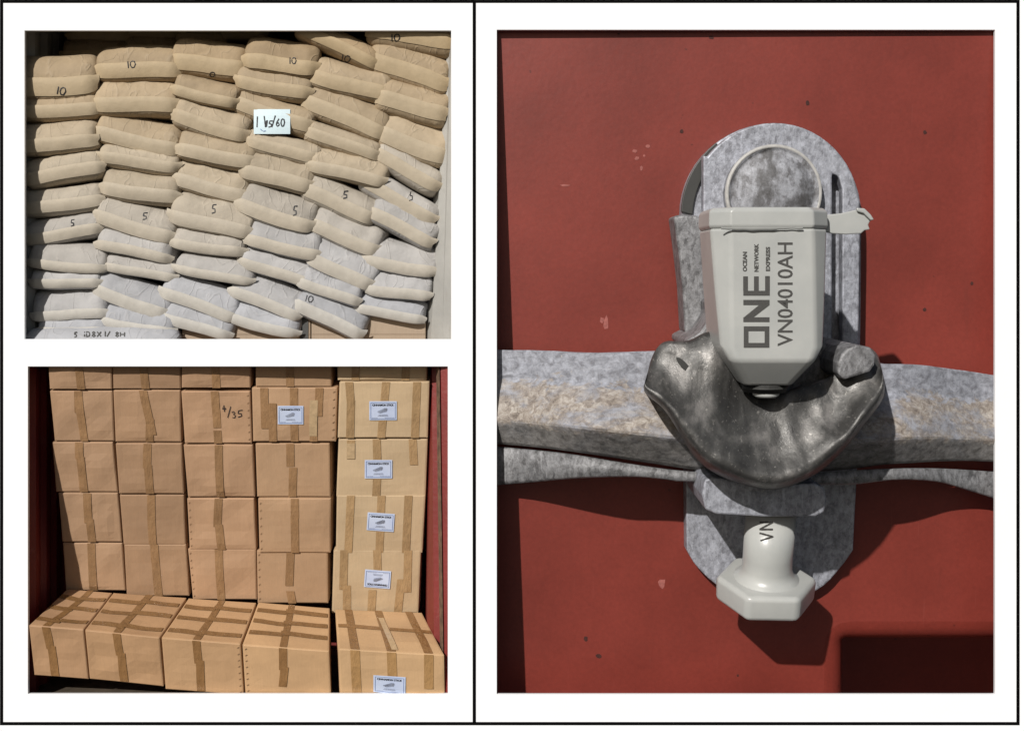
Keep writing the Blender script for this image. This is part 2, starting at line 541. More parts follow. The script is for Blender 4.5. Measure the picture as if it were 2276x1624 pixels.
def build_sack(x0, x1, y0, y1, seam, label, group, mark=None, depth=None, fold=0.0, dark=1.0, rnd=None):
    rnd = rnd or random.Random(int(x0 * 31 + y0 * 17))
    (sx0, sy0), (sx1, sy1) = seam
    al = math.atan2(sy1 - sy0, sx1 - sx0)
    al = max(-0.5, min(0.5, al))
    w_px, h_px = x1 - x0, y1 - y0
    w = (w_px / 2) / math.cos(al) * 0.99 + 2
    hh = max(46.0, (h_px - abs(math.tan(al)) * w_px * 0.52)) / 2 * 1.04 + 2
    cx, cy = (x0 + x1) / 2, (y0 + y1) / 2
    mx, my = (sx0 + sx1) / 2, (sy0 + sy1) / 2
    off = (my + math.tan(al) * (cx - mx)) - cy           # seam offset below the centre at the centre line
    q_s = max(-0.92, min(0.75, -off * math.cos(al) / hh))
    d0 = (depth if depth is not None else sack_depth(cy) + rnd.uniform(0, 12))
    fl = rnd.uniform(46, 58)                              # how far the nose stands out
    bl = 150.0
    C = W(cx, cy, d0 + fl)
    sc = (D + d0 + fl) / D
    base = W(cx, cy, d0 + fl) - Vector((0, 0, hh * K))
    root = empty('paper_sack', base, label, 'sack', group)
    ca, sa = math.cos(-al), math.sin(-al)
    NU, NV = 27, 30
    ph = [rnd.uniform(0, 6.28) for _ in range(8)]
    seed = rnd.uniform(0, 100)
    lean = rnd.uniform(-0.03, 0.03)
    pw = rnd.uniform(6.5, 11.0)
    def place(a, b, dd):
        return C + Vector(((a * ca - b * sa) * sc * K, -dd * K, (a * sa + b * ca) * sc * K))
    def section(p):
        e = (1 - min(1.0, abs(p)) ** pw) ** (1 / 2.6)
        return 0.50 + 0.50 * e, 0.40 + 0.60 * e
    def surf(p, th):
        eh, ed = section(p)
        s, c = math.sin(th), math.cos(th)
        b = hh * eh * math.copysign(abs(s) ** 0.62, s)
        if c > 0:
            dd = fl * ed * (c ** 0.9 if s > 0 else c ** 0.5)
            b += hh * q_s * (c ** 1.6) * (0.82 if q_s < 0 else 0.8)
        else:
            dd = bl * c * 0.9
        b -= 0.05 * hh * math.cos(p * 2.6 + ph[0])
        a = p * w * (1 + 0.03 * math.sin(th * 2 + ph[1])) + lean * b
        if c > -0.1:
            # pleats gathering towards the ends and soft dents
            pl = smooth((abs(p) - 0.45) / 0.5)
            rad = math.sin((s * 5.0 + p * 7.5) + ph[2]) * 2.2 * pl
            dent = noise.noise(Vector((p * 2.2 + seed, s * 1.6, seed))) * 6.0
            cr = abs(noise.noise(Vector((p * 4 + s * 2.5, s * 2.2 - p, seed + 9)))) * -6.0
            k = max(0.0, min(1, c * 2 + 0.2)) * (0.22 + 0.78 * smooth((s - 0.02) / 0.3))
            dd += (rad + dent + cr) * k
            if fold:
                dd -= fold * math.exp(-((p - 0.15) / 0.35) ** 2) * max(0, c) * (1 if s > -0.2 else 0.3)
                b -= fold * 0.6 * math.exp(-((p - 0.15) / 0.4) ** 2) * max(0, c) * max(0, s + 0.4)
        return place(a, b, dd)
    V, F = [], []
    us = [math.copysign(1 - (1 - abs(t)) ** 1.5, t) for t in [(-1 + 2 * i / (NU - 1)) for i in range(NU)]]
    for p in us:
        for j in range(NV):
            V.append(surf(p, -math.pi + 2 * math.pi * j / NV))
    for i in range(NU - 1):
        for j in range(NV):
            j2 = (j + 1) % NV
            F.append((i * NV + j, i * NV + j2, (i + 1) * NV + j2, (i + 1) * NV + j))
    for end in (0, NU - 1):
        c0 = len(V)
        ctr = Vector((0, 0, 0))
        for j in range(NV): ctr += V[end * NV + j]
        V.append(ctr / NV)
        for j in range(NV):
            j2 = (j + 1) % NV
            F.append((end * NV + j2, end * NV + j, c0) if end == 0 else (end * NV + j, end * NV + j2, c0))
    col = light_tint(cy + rnd.uniform(-55, 55), cx)
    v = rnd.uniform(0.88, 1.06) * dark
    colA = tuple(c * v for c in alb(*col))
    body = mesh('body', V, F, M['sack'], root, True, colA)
    # sewn seam: a folded paper strip along the nose with a free edge and two ears
    SV, SF = [], []
    N = 30
    wav = rnd.uniform(0.1, 0.45)
    sh = rnd.uniform(10.0, 14.0)
    for i in range(N + 1):
        t = -1.0 + 2.0 * i / N
        p = t * 0.985
        n0 = surf(max(-0.97, min(0.97, p)), 0.0)
        ext = 0.0
        if abs(t) > 0.93:
            ext = (abs(t) - 0.93) / 0.07
        ex = Vector((math.copysign(ext * rnd.uniform(7, 10) * K, t), 0, 0)) if ext else Vector((0, 0, 0))
        wob = (math.sin(t * 9 + ph[3]) * 1.3 + math.sin(t * 23 + ph[4]) * 0.7) * wav
        hgt = sh * (1 - 0.25 * ext) * rnd.uniform(0.985, 1.015)
        up = Vector((-sa * 1, 0, ca)) * K
        pp = max(-0.97, min(0.97, p))
        fw = Vector((0, -1.0 * K, 0))
        n0 = surf(pp, 0.0) + fw * 1.6
        je = ext * rnd.uniform(-5, 5)
        rows = [surf(pp, math.asin(min(0.5, (0.22 * hgt / hh) ** 1.61))) + fw * 1.0, n0 + fw * 1.2]
        rows += [surf(pp, th_) + fw * 1.5 for th_ in (-0.10, -0.32, -0.66)]
        for q_, rw in enumerate(rows):
            SV.append(rw + ex * (1.0 if q_ < 3 else 0.35) + up * (wob * 0.6 - je if q_ < 2 else wob * 0.4 - je * 0.5))
    SF = grid_faces(N + 1, 5)
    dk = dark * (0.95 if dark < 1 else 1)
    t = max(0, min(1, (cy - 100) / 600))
    sc_ = tuple(lerp(x, y, t) for x, y in zip((189, 166, 129), (199, 195, 187)))  # same fade of light down the stack, painted into the seam
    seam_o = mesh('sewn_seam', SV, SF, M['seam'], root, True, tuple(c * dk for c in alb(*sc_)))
    if mark:
        nb = len(V)
        bv = BVHTree.FromPolygons(V + SV, F + [tuple(i + nb for i in f_) for f_ in SF])
        for (txt, mxx, myy, cw, ch, ag, lw) in mark:
            v_, f_ = stroke_ribbon(handwriting(txt, mxx, myy, cw, ch, ag), lw, bv)
            if f_:
                mesh('handwritten_mark', v_, f_, M['ink'], root)
    return root, body

COLN = ['leftmost', 'second', 'third', 'fourth', 'fifth', 'rightmost']
ORDN = ['topmost', 'second from the top', 'third from the top', 'fourth from the top', 'fifth from the top', 'sixth from the top', 'seventh from the top', 'eighth from the top', 'ninth from the top', 'tenth from the top']
# x0, x1, y0, y1, seam ends, marks, fold
SACKS = [
 [(38, 226, 126, 230, ((54, 190), (215, 182)), [('10', 127, 192, 14, 17, 10, 2.4)], 0),
  (48, 234, 208, 274, ((56, 248), (230, 243)), None, 0),
  (36, 230, 272, 348, ((50, 322), (225, 312)), None, 0),
  (66, 241, 337, 418, ((66, 398), (238, 366)), None, 0),
  (56, 243, 412, 484, ((60, 463), (240, 440)), None, 0),
  (62, 236, 474, 546, ((66, 531), (232, 506)), [('5', 156, 488, 10, 15, 0, 2.2)], 0),
  (78, 251, 534, 603, ((80, 585), (250, 600)), None, 0),
  (82, 243, 596, 642, ((85, 627), (240, 629)), None, 0),
  (84, 254, 640, 706, ((86, 700), (252, 695)), None, 0),
  (97, 254, 704, 742, ((100, 732), (252, 734)), None, 0)],
 [(226, 410, 108, 187, ((230, 155), (406, 156)), [('10', 281, 137, 13, 15, -6, 2.2)], 0),
  (222, 404, 184, 264, ((226, 228), (402, 232)), None, 0),
  (230, 414, 256, 352, ((214, 292), (416, 334)), None, 0),
  (236, 408, 328, 392, ((240, 349), (404, 371)), None, 0),
  (238, 413, 378, 460, ((228, 412), (410, 437)), None, 0),
  (228, 404, 438, 540, ((226, 476), (404, 527)), [('5', 316, 472, 13, 16, 4, 2.2)], 0),
  (228, 398, 502, 580, ((224, 540), (398, 575)), None, 0),
  (246, 406, 562, 623, ((248, 590), (404, 619)), None, 0),
  (222, 393, 604, 705, ((222, 636), (392, 697)), None, 0),
  (244, 407, 668, 740, ((244, 712), (400, 738)), None, 0)],
 [(392, 560, 93, 184, ((394, 137), (556, 150)), [('0', 466, 160, 13, 11, 5, 2.0)], 2),
  (398, 542, 172, 247, ((396, 203), (540, 238)), None, 0),
  (395, 562, 228, 323, ((386, 250), (560, 302)), None, 0),
  (404, 580, 296, 380, ((402, 330), (580, 360)), None, 0),
  (402, 564, 357, 452, ((402, 395), (562, 434)), None, 0),
  (394, 572, 428, 530, ((396, 476), (566, 516)), [('5', 470, 454, 12, 20, 4, 2.4)], 0),
  (394, 558, 500, 570, ((396, 540), (556, 562)), None, 0),
  (404, 572, 560, 630, ((406, 596), (568, 628)), None, 0),
  (376, 537, 609, 708, ((376, 644), (532, 702)), None, 0),
  (376, 532, 663, 750, ((378, 700), (526, 745)), None, 0)],
 [(552, 712, 90, 177, ((566, 136), (706, 150)), [('10', 642, 128, 11, 14, 0, 2.0)], 3),
  (534, 698, 154, 232, ((534, 180), (698, 209)), None, 0),
  (532, 704, 213, 304, ((536, 226), (706, 282)), None, 0),
  (557, 717, 296, 372, ((556, 308), (708, 352)), None, 0),
  (544, 706, 334, 432, ((546, 374), (702, 414)), None, 0),
  (543, 706, 411, 517, ((542, 452), (704, 502)), [('5', 651, 457, 11, 22, 4, 2.4)], 0),
  (558, 720, 490, 575, ((562, 532), (720, 566)), None, 0),
  (547, 706, 548, 633, ((550, 580), (698, 628)), None, 0),
  (529, 679, 607, 703, ((530, 644), (674, 699)), None, 0),
  (518, 674, 663, 745, ((522, 703), (664, 740)), None, 0)],
 [(670, 848, 58, 156, ((684, 70), (838, 144)), [('10', 759, 122, 14, 15, 8, 2.4)], 0),
  (698, 877, 136, 234, ((702, 168), (878, 214)), None, 0),
  (688, 864, 196, 313, ((700, 224), (858, 294)), None, 0),
  (685, 850, 283, 362, ((690, 290), (846, 346)), None, 0),
  (695, 864, 334, 416, ((700, 368), (862, 404)), None, 0),
  (680, 844, 396, 501, ((692, 418), (842, 482)), [('5', 762, 424, 13, 17, 4, 2.6)], 0),
  (702, 854, 463, 568, ((704, 496), (842, 552)), None, 0),
  (698, 841, 528, 642, ((702, 568), (836, 634)), None, 0),
  (675, 807, 596, 676, ((680, 624), (804, 668)), None, 0),
  (671, 818, 643, 748, ((686, 676), (818, 742)), [('10', 680, 655, 12, 14, 12, 2.2)], 0)],
 [(820, 1010, 52, 128, ((838, 66), (1000, 88)), [('10', 868, 76, 14, 16, 0, 2.6)], 0),
  (825, 999, 97, 210, ((836, 130), (998, 187)), None, 0),
  (842, 999, 187, 281, ((850, 212), (998, 248)), None, 0),
  (848, 1003, 255, 370, ((852, 294), (1000, 346)), None, 0),
  (840, 980, 331, 428, ((852, 336), (980, 416)), None, 0),
  (806, 972, 393, 496, ((840, 408), (968, 484)), [('5', 910, 424, 11, 22, 6, 2.0)], 0),
  (831, 972, 447, 548, ((838, 470), (970, 537)), None, 0),
  (816, 974, 530, 613, ((818, 578), (974, 602)), None, 0),
  (821, 960, 598, 667, ((826, 640), (960, 657)), None, 0),
  (793, 949, 649, 714, ((790, 682), (948, 707)), None, 0)],
]

def sacks():
    sign_body = None
    for c, col in enumerate(SACKS):
        for r, (x0, x1, y0, y1, seam, mark, fold) in enumerate(col):
            colr = 'tan' if r < 4 else ('beige' if r < 6 else 'pale grey')
            lab = f'{colr} paper sack, {ORDN[r]} in the {COLN[c]} sack column'
            if mark:
                mk = {'10': 'ten', '5': 'five', '0': 'zero'}[mark[0][0]]
                lab += f', hand-marked {mk}'
            root, body = build_sack(x0, x1, y0, y1, seam, lab, 'paper sacks stacked in columns', mark, fold=fold)
            if c == 3 and r == 2:
                sign_body = body
    # rear row, seen in the shade above the stack
    back = [((163, 300, 60, 95), 'upper left'), ((150, 292, 92, 150), 'lower left'), ((298, 408, 56, 88), 'upper middle'),
            ((288, 410, 82, 140), 'lower middle'), ((408, 508, 56, 112), 'upper right'), ((500, 600, 50, 100), 'far right')]
    for (x0, x1, y0, y1), nm in back:
        s = (y0 + y1) / 2 + 6
        build_sack(x0, x1, y0, y1, ((x0, s), (x1, s + 2)), f'shaded brown sack of the rear row, {nm} of those above the front stack',
                   'shaded sacks of the rear row', depth=150)
    # printed sack lying at the bottom left
    root, body = build_sack(62, 402, 728, 790, ((66, 778), (400, 780)), 'wide grey sack lying lowest at left with printed letters', 'paper sacks stacked in columns', depth=16)
    v, f = stroke_ribbon(handwriting('5', 164, 738, 8, 11, 0) + handwriting('1D8X', 186, 737, 9, 11, 0, 1.35) + handwriting('1/', 232, 736, 9, 12) + handwriting('8H', 256, 738, 9, 10, 0, 1.3), 2.6, bvh_of(body))
    if f: mesh('printed_letters', v, f, M['print'], root)
    # cartons the last sacks lie on
    for (x0, x1, y0, y1, d, lab) in ((404, 690, 706, 800, 84, 'flat brown carton under the sacks, left of the two at the bottom'),
                                     (692, 946, 702, 800, 84, 'flat brown carton under the sacks, right of the two at the bottom')):
        a, b = W(x0, y1, d), W(x1, y0, d)
        root = empty('flat_carton', ((a.x + b.x) / 2, d * K, a.z), lab, 'carton', 'cartons under the sacks')
        bv, bf = box_vf(a.x, b.x, d * K, (d + 200) * K, a.z, b.z)
        o = mesh('carton_body', bv, bf, M['card'], root, color=alb(176, 156, 134))
        bevel(o, 2)
        for yy in (742,):
            p, q = W(x0 + 2, yy + 1.2, d - 0.8), W(x1 - 2, yy - 0.4, d - 0.8)
            bv, bf = box_vf(p.x, q.x, (d - 0.8) * K, d * K + 0.001, p.z, q.z)
            mesh('flap_edge', bv, bf, M['card'], root, color=alb(158, 138, 116))
        if x0 < 500:
            p, q = W(693 - 26, y1, d - 2), W(693 - 8, 706, d - 2)
            bv, bf = box_vf(p.x, q.x, (d - 2) * K, d * K + 0.001, p.z, q.z)
            mesh('strap', bv, bf, M['dark_plastic'], root)
    # the paper sign
    bv = bvh_of(sign_body)
    sx0, sy0, sx1, sy1 = 564, 243, 645, 298
    dd = None
    for t in range(9):
        h = bv.ray_cast(CAM, (W(lerp(sx0, sx1, t / 8), 262, 0) - CAM).normalized())
        if h[0] is not None:
            dd = h[0].y if dd is None else min(dd, h[0].y)
    dd = dd / K - 2.5
    root = empty('paper_sign', W((sx0 + sx1) / 2, sy1, dd), 'small white paper sign with handwritten date fixed to a sack', 'sign')
    N, V = 9, []
    for i in range(N):
        for j in range(5):
            x, y = lerp(sx0, sx1, i / (N - 1)), lerp(sy0, sy1, j / 4)
            V.append(W(x, y, dd - 3 * math.sin(math.pi * i / (N - 1)) + 4 * (j / 4 - 0.5) ** 2 * 2))
    F = grid_faces(N, 5)
    sh = mesh('sheet', V, F, M['sign'], root)
    bs = BVHTree.FromPolygons([Vector(v) for v in V], F)
    st = [[(572, 259), (571, 283)], [(587, 258), (590, 283)], [(592, 268), (590, 280)]]
    st += handwriting('15', 592, 267, 10, 15, 8) + [[(612, 257), (604, 283)]] + handwriting('60', 613, 264, 9, 17, 0, 1.2)
    v, f = stroke_ribbon(st, 2.6, bs, 0.8)
    mesh('handwritten_date', v, f, M['ink'], root)
    v, f = stroke_ribbon([[(579, 287), (583, 291)], [(585, 292), (591, 291)]], 1.8, bs, 0.8)
    mesh('pen_tick', v, f, M['blueline'], root)

sacks()

# grey container shell around the sacks
def wall_strip(name, pts, label, cat, mat, group=None, thick=6):
    """pts: list of ((px_top, py_top, d), (px_bot, py_bot, d)) making a folded sheet"""
    V = []
    for a, b in pts:
        V += [W(*a), W(*b)]
    o = mesh(name, V, grid_faces(len(pts), 2), mat)
    m = o.modifiers.new('thick', 'SOLIDIFY'); m.thickness = thick * K; m.offset = 0
    return tag(o, label, cat, group)

def plank(name, x0, x1, y0, y1, d0, d1, mat, label=None, cat=None, kind=None):
    a, b = W(x0, y1, 0), W(x1, y0, 0)
    v, f = box_vf(a.x, b.x, d0 * K, d1 * K, a.z, b.z)
    o = mesh(name, v, f, mat)
    return tag(o, label, cat, None, kind)

def corrug(x_px, y_top, y_bot, d0, d1, amp, period, sgn):
    """vertical corrugated side wall running back from the board"""
    base = W(x_px, 0, 0).x
    zt, zb = W(0, y_top, 0).z, W(0, y_bot, 0).z
    V = []
    d = d0
    n = 0
    prof = [(0, 0), (0.3, 0), (0.5, 1), (0.8, 1), (1.0, 0)]
    while d < d1:
        for t, h in prof[:-1]:
            V += [(base + sgn * h * amp * K, (d + t * period) * K, zt), (base + sgn * h * amp * K, (d + t * period) * K, zb)]
        d += period
    return V, grid_faces(len(V) // 2, 2)

v, f = corrug(46, -32, 790, 9, 420, 10, 70, -1)
tag(mesh('container_wall', v, f, M['grey_wall']), 'pale grey corrugated container wall left of the sacks', 'wall')
wall_strip('container_wall', [((1010, -32, 9), (1010, 790, 9)), ((1004, -32, 40), (985, 790, 40)), ((1000, -32, 75), (958, 790, 75)), ((997, -32, 120), (942, 790, 120)), ((990, -32, 420), (940, 790, 420))],
           'pale grey container wall right of the sacks', 'wall', M['grey_wall'])
tag(plank('container_wall', 30, 1090, -40, 800, 421, 430, M['grey_wall']), 'grey end wall behind the sacks', 'wall')
tag(plank('container_roof', 30, 1020, -40, -32, 9, 430, M['grey_wall']), 'grey container roof sheet over the sacks', 'roof')
plank('floor', 30, 1020, 796, 804, 9, 430, M['dark_floor'], kind='structure')

# ================================================================== BOXES
TILT = 0.25
YAW = 0.03
def rear_d(py, px=528):
    return 160 - (1320 - py) * TILT + YAW * (px - 528)
UPV = Vector((0, -math.sin(math.atan(TILT)), math.cos(math.atan(TILT))))
INV = Vector((0, math.cos(math.atan(TILT)), math.sin(math.atan(TILT))))

class Carton:
    """eight corners: [x side][front/back][bottom/top]"""
    def __init__(s, c, seed):
        s.c = c
        r = random.Random(seed)
        s.b = r.uniform(1.0, 3.2)
        s.ph = [r.uniform(0, 6.28) for _ in range(6)]
        s.sd = r.uniform(0, 50)
        s.dent = r.uniform(2.0, 7.0)
    def tri(s, u, v, w):
        c = s.c
        p = Vector((0, 0, 0))
        for i, fu in ((0, 1 - u), (1, u)):
            for j, fv in ((0, 1 - v), (1, v)):
                for k, fw in ((0, 1 - w), (1, w)):
                    p += c[i][j][k] * (fu * fv * fw)
        return p
    def disp(s, a, b):
        e = 16 * a * (1 - a) * b * (1 - b)
        n = noise.noise(Vector((a * 2.3 + s.sd, b * 2.3, s.sd)))
        return (s.b * e + s.dent * n * min(1, e * 2.2)) * K
    def pt(s, u, v, w):
        p = s.tri(u, v, w)
        if v == 0: p = p - INV * s.disp(u, w)
        if v == 1: p = p + INV * s.disp(u, w)
        if w == 1: p = p + UPV * (s.disp(u, v) - 1.5 * K * 16 * u * (1 - u) * v * (1 - v))
        # rounded arrises
        m = [min(t, 1 - t) < 0.004 for t in (u, v, w)]
        if sum(m) >= 2:
            ctr = s.tri(0.5, 0.5, 0.5)
            p = p + (ctr - p).normalized() * 1.6 * K
        return p
    def front(s, u, w, off=1.2):
        return s.tri(u, 0, w) - INV * (s.disp(u, w) + off * K)
    def top(s, u, v, off=1.2):
        return s.tri(u, v, 1) + UPV * (s.disp(u, v) - 1.5 * K * 16 * u * (1 - u) * v * (1 - v) + off * K)
    def body(s):
        g = [0, 0.022, 0.1, 0.22, 0.36, 0.5, 0.64, 0.78, 0.9, 0.978, 1]
        n = len(g)
        V, F, idx = [], [], {}
        def vid(u, v, w):
            k = (u, v, w)
            if k not in idx:
                idx[k] = len(V); V.append(s.pt(u, v, w))
            return idx[k]
        for i in range(n - 1):
            for j in range(n - 1):
                a, b, c, d = g[i], g[i + 1], g[j], g[j + 1]
                F.append((vid(a, 0, c), vid(b, 0, c), vid(b, 0, d), vid(a, 0, d)))
                F.append((vid(a, 1, c), vid(a, 1, d), vid(b, 1, d), vid(b, 1, c)))
                F.append((vid(0, a, c), vid(0, a, d), vid(0, b, d), vid(0, b, c)))
                F.append((vid(1, a, c), vid(1, b, c), vid(1, b, d), vid(1, a, d)))
                F.append((vid(a, c, 0), vid(a, d, 0), vid(b, d, 0), vid(b, c, 0)))
                F.append((vid(a, c, 1), vid(b, c, 1), vid(b, d, 1), vid(a, d, 1)))
        return V, F

def text_polys(txt, bold=0.0):
    cu = bpy.data.curves.new('t', 'FONT')
    cu.body = txt
    cu.resolution_u = 3
    cu.offset = bold
    o = bpy.data.objects.new('t', cu)
    COL.objects.link(o)
    dg = bpy.context.evaluated_depsgraph_get()
    dg.update()
    me = bpy.data.meshes.new_from_object(o.evaluated_get(dg))
    V = [(v.co.x, v.co.y) for v in me.vertices]
    F = [tuple(p.vertices) for p in me.polygons]
    bpy.data.objects.remove(o); bpy.data.curves.remove(cu); bpy.data.meshes.remove(me)
    x0, x1 = min(v[0] for v in V), max(v[0] for v in V)
    y0, y1 = min(v[1] for v in V), max(v[1] for v in V)
    return [((x - x0) / (x1 - x0), (y - y0) / (y1 - y0)) for x, y in V], F
TITLE = text_polys('CINNAMON STICK', 0.03)

TAPE_C = (150, 114, 74)
def tape_on(root, fn, path, half, col, lift=1.3, name='tape_strip', mat=None, vary=0.0):
    """path: list of (a, b) in face coordinates; half: half width along the first axis (tuple = along which axis)"""
    (ha, hb) = half
    V = []
    P = []
    for p, q in zip(path[:-1], path[1:]):
        n = max(2, int(max(abs(q[0] - p[0]), abs(q[1] - p[1])) * 10))
        P += [(lerp(p[0], q[0], t / n), lerp(p[1], q[1], t / n)) for t in range(n)]
    P.append(path[-1])
    for a, b in P:
        for t in (-1, -0.34, 0.34, 1):
            V.append(fn(max(0, min(1, a + ha * t)), max(0, min(1, b + hb * t)), lift))
    return mesh(name, V, grid_faces(len(P), 4), mat or M['tape'], root, color=col)

def label_on(root, fn, uv, cx, cy, w, h, ang=0.0, flip=False):
    """uv maps u coordinates to face coordinates"""
    ca, sa = math.cos(math.radians(ang)), math.sin(math.radians(ang))
    def at(s, t, off):
        if flip: s, t = 1 - s, 1 - t
        x, y = (s - 0.5) * w, (t - 0.5) * h
        a, b = uv(cx + x * ca - y * sa, cy + x * sa + y * ca)
        return fn(max(0.002, min(0.998, a)), max(0.002, min(0.998, b)), off)
    N = 7
    V = [at(i / (N - 1), j / (N - 1), 2.2) for i in range(N) for j in range(N)]
    sh = mesh('label_sheet', V, grid_faces(N, N), M['label'], root)
    # border rule
    V, F = [], []
    def quad(s0, t0, s1, t1, n=6):
        k = len(V)
        if abs(s1 - s0) > abs(t1 - t0):
            for i in range(n + 1):
                s = lerp(s0, s1, i / n)
                V.extend([at(s, t0, 3.0), at(s, t1, 3.0)])
        else:
            for i in range(n + 1):
                t = lerp(t0, t1, i / n)
                V.extend([at(s0, t, 3.0), at(s1, t, 3.0)])
        F.extend(grid_faces(n + 1, 2, k))
    a, b, e, g = 0.05, 0.07, 0.013, 0.018
    quad(a, b, 1 - a, b + g); quad(a, 1 - b - g, 1 - a, 1 - b); quad(a, b, a + e, 1 - b); quad(1 - a - e, b, 1 - a, 1 - b)
    mesh('border_rule', V, F, M['blueline'], sh)
    tv, tf = TITLE
    mesh('label_title', [at(0.11 + 0.78 * x, 0.25 - 0.11 * y, 3.2) for x, y in tv], tf, M['ink'], sh)
    # drawing of a bundle of sticks with a flower
    V, F = [], []
    r = random.Random(5)
    def line(p0, p1, wd):
        dx, dy = p1[0] - p0[0], p1[1] - p0[1]
        L = math.hypot(dx, dy) or 1
        nx, ny = -dy / L * wd, dx / L * wd
        k = len(V)
        V.extend([at(p0[0] + nx, p0[1] + ny, 3.2), at(p0[0] - nx, p0[1] - ny, 3.2), at(p1[0] - nx, p1[1] - ny, 3.2), at(p1[0] + nx, p1[1] + ny, 3.2)])
        F.append((k, k + 1, k + 2, k + 3))
    for i in range(5):
        line((0.32 + 0.012 * i, 0.53 + 0.015 * i), (0.58 + 0.01 * i, 0.36 + 0.035 * i), 0.007)
    line((0.32, 0.51), (0.31, 0.57), 0.006); line((0.31, 0.57), (0.40, 0.62), 0.006); line((0.40, 0.62), (0.64, 0.53), 0.006)
    for i in range(9):
        t = i / 9 * 6.28
        line((0.615, 0.44), (0.615 + 0.05 * math.cos(t), 0.44 + 0.085 * math.sin(t)), 0.008)
    for (x0, x1, y) in ((0.34, 0.66, 0.72), (0.31, 0.69, 0.775)):
        x = x0
        while x < x1:
            l = r.uniform(0.02, 0.05)
            line((x, y), (min(x + l, x1), y), 0.011); x += l + 0.012
    for (x0, x1, y) in ((0.10, 0.30, 0.87), (0.56, 0.90, 0.87)):
        x = x0
        while x < x1:
            l = r.uniform(0.02, 0.05)
            line((x, y), (min(x + l, x1), y), 0.007); x += l + 0.012
    o = mesh('label_drawing', V, F, M['greyline'], sh)
    o['kind'] = 'stuff'

def staples(root, fn, u, n, rnd):
    V, F = [], []
    for i in range(n):
        w = (i + 0.6) / (n + 0.2)
        k = len(V)
        a = rnd.uniform(-0.006, 0.006)
        V += [fn(u - 0.013, w - 0.010 + a, 1.6), fn(u + 0.010, w + 0.018 + a, 1.6), fn(u + 0.015, w + 0.010 + a, 1.6), fn(u - 0.008, w - 0.018 + a, 1.6)]
        F.append((k, k + 1, k + 2, k + 3))
    o = mesh('staple_row', V, F, M['staple'], root)
    o['kind'] = 'stuff'

BCOL = ['leftmost', 'second', 'third', 'fourth', 'rightmost']
BROW = ['cropped top row', 'second row', 'third row', 'fourth row', 'fifth row']
# front quads of the stacked boxes: (xl_top, xr_top, y_top, xl_bot, xr_bot, y_bot) per row and column
GRID = [
 [(105, 248, 786, 110, 249, 865), (249, 401, 786, 251, 402, 864), (403, 557, 786, 403, 557, 862), (567, 737, 786, 568, 737, 859), (749, 950, 786, 750, 948, 845)],
 [(110, 250, 868, 121, 254, 980), (251, 401, 867, 256, 403, 982), (402, 556, 869, 410, 560, 985), (559, 750, 861, 562, 747, 981), (754, 955, 848, 750, 951, 973)],
 [(115, 251, 982, 124, 262, 1093), (256, 404, 985, 264, 409, 1097), (407, 562, 988, 417, 567, 1104), (567, 733, 985, 571, 735, 1104), (752, 951, 975, 747, 946, 1104)],
 [(129, 262, 1095, 138, 271, 1204), (265, 409, 1099, 274, 413, 1210), (415, 565, 1107, 421, 570, 1221), (573, 736, 1107, 576, 735, 1228), (748, 946, 1100, 746, 939, 1228)],
 [(139, 272, 1206, 146, 279, 1312), (275, 414, 1209, 281, 421, 1324), (417, 569, 1219, 428, 571, 1332), (570, 729, 1222, 572, 730, 1340), (741, 936, 1221, 737, 930, 1362)],
]
# tapes on each stacked box: (x_top, x_bottom, from, to) fractions of height, width 16
TAPES = [
 [[(174, 181, 0, 1)], [(317, 324, 0, 1)], [(479, 481, 0, 1)], [(644, 645, 0, 1)], [(792, 790, 0, 1), (903, 901, 0, 1)]],
 [[(174, 176, 0, .42), (175, 188, .12, 1)], [(318, 340, 0, .85), (334, 333, .55, 1)], [(477, 483, 0, .70), (483, 485, .75, 1)],
  [(587, 590, 0, .75), (606, 607, .28, 1), (653, 655, 0, 1), (710, 708, 0, .52), (698, 697, .3, 1)], [(776, 780, 0, .4), (780, 778, .32, 1), (858, 847, 0, 1), (927, 922, 0, 1)]],
 [[(176, 178, 0, .32), (180, 187, .28, 1)], [(328, 327, 0, .48), (329, 334, .42, 1)], [(486, 488, 0, .6), (488, 491, .5, 1)],
  [(645, 646, 0, .42), (652, 650, .44, 1)], [(780, 780, .02, .34), (837, 839, 0, .4), (840, 836, .4, 1), (917, 920, 0, .44)]],
 [[(194, 197, 0, .6), (200, 205, .52, 1)], [(336, 337, 0, .5), (336, 340, .4, 1)], [(486, 483, 0, .55), (486, 493, .5, 1)],
  [(655, 656, 0, .35), (655, 656, .3, 1)], [(780, 774, 0, 1), (848, 843, 0, 1), (908, 902, 0, 1)]],
 [[(203, 209, 0, 1)], [(343, 345, 0, .35), (345, 353, .3, 1)], [(486, 492, 0, 1)], [(646, 643, 0, .66), (645, 650, .76, 1)],
  [(765, 763, 0, .62), (771, 771, .55, 1), (838, 840, 0, .42), (828, 825, .62, 1), (907, 905, 0, .66), (892, 884, .45, 1)]],
]
CARD = [(188, 151, 117), (182, 145, 111), (192, 153, 118), (193, 156, 120), (206, 179, 142)]

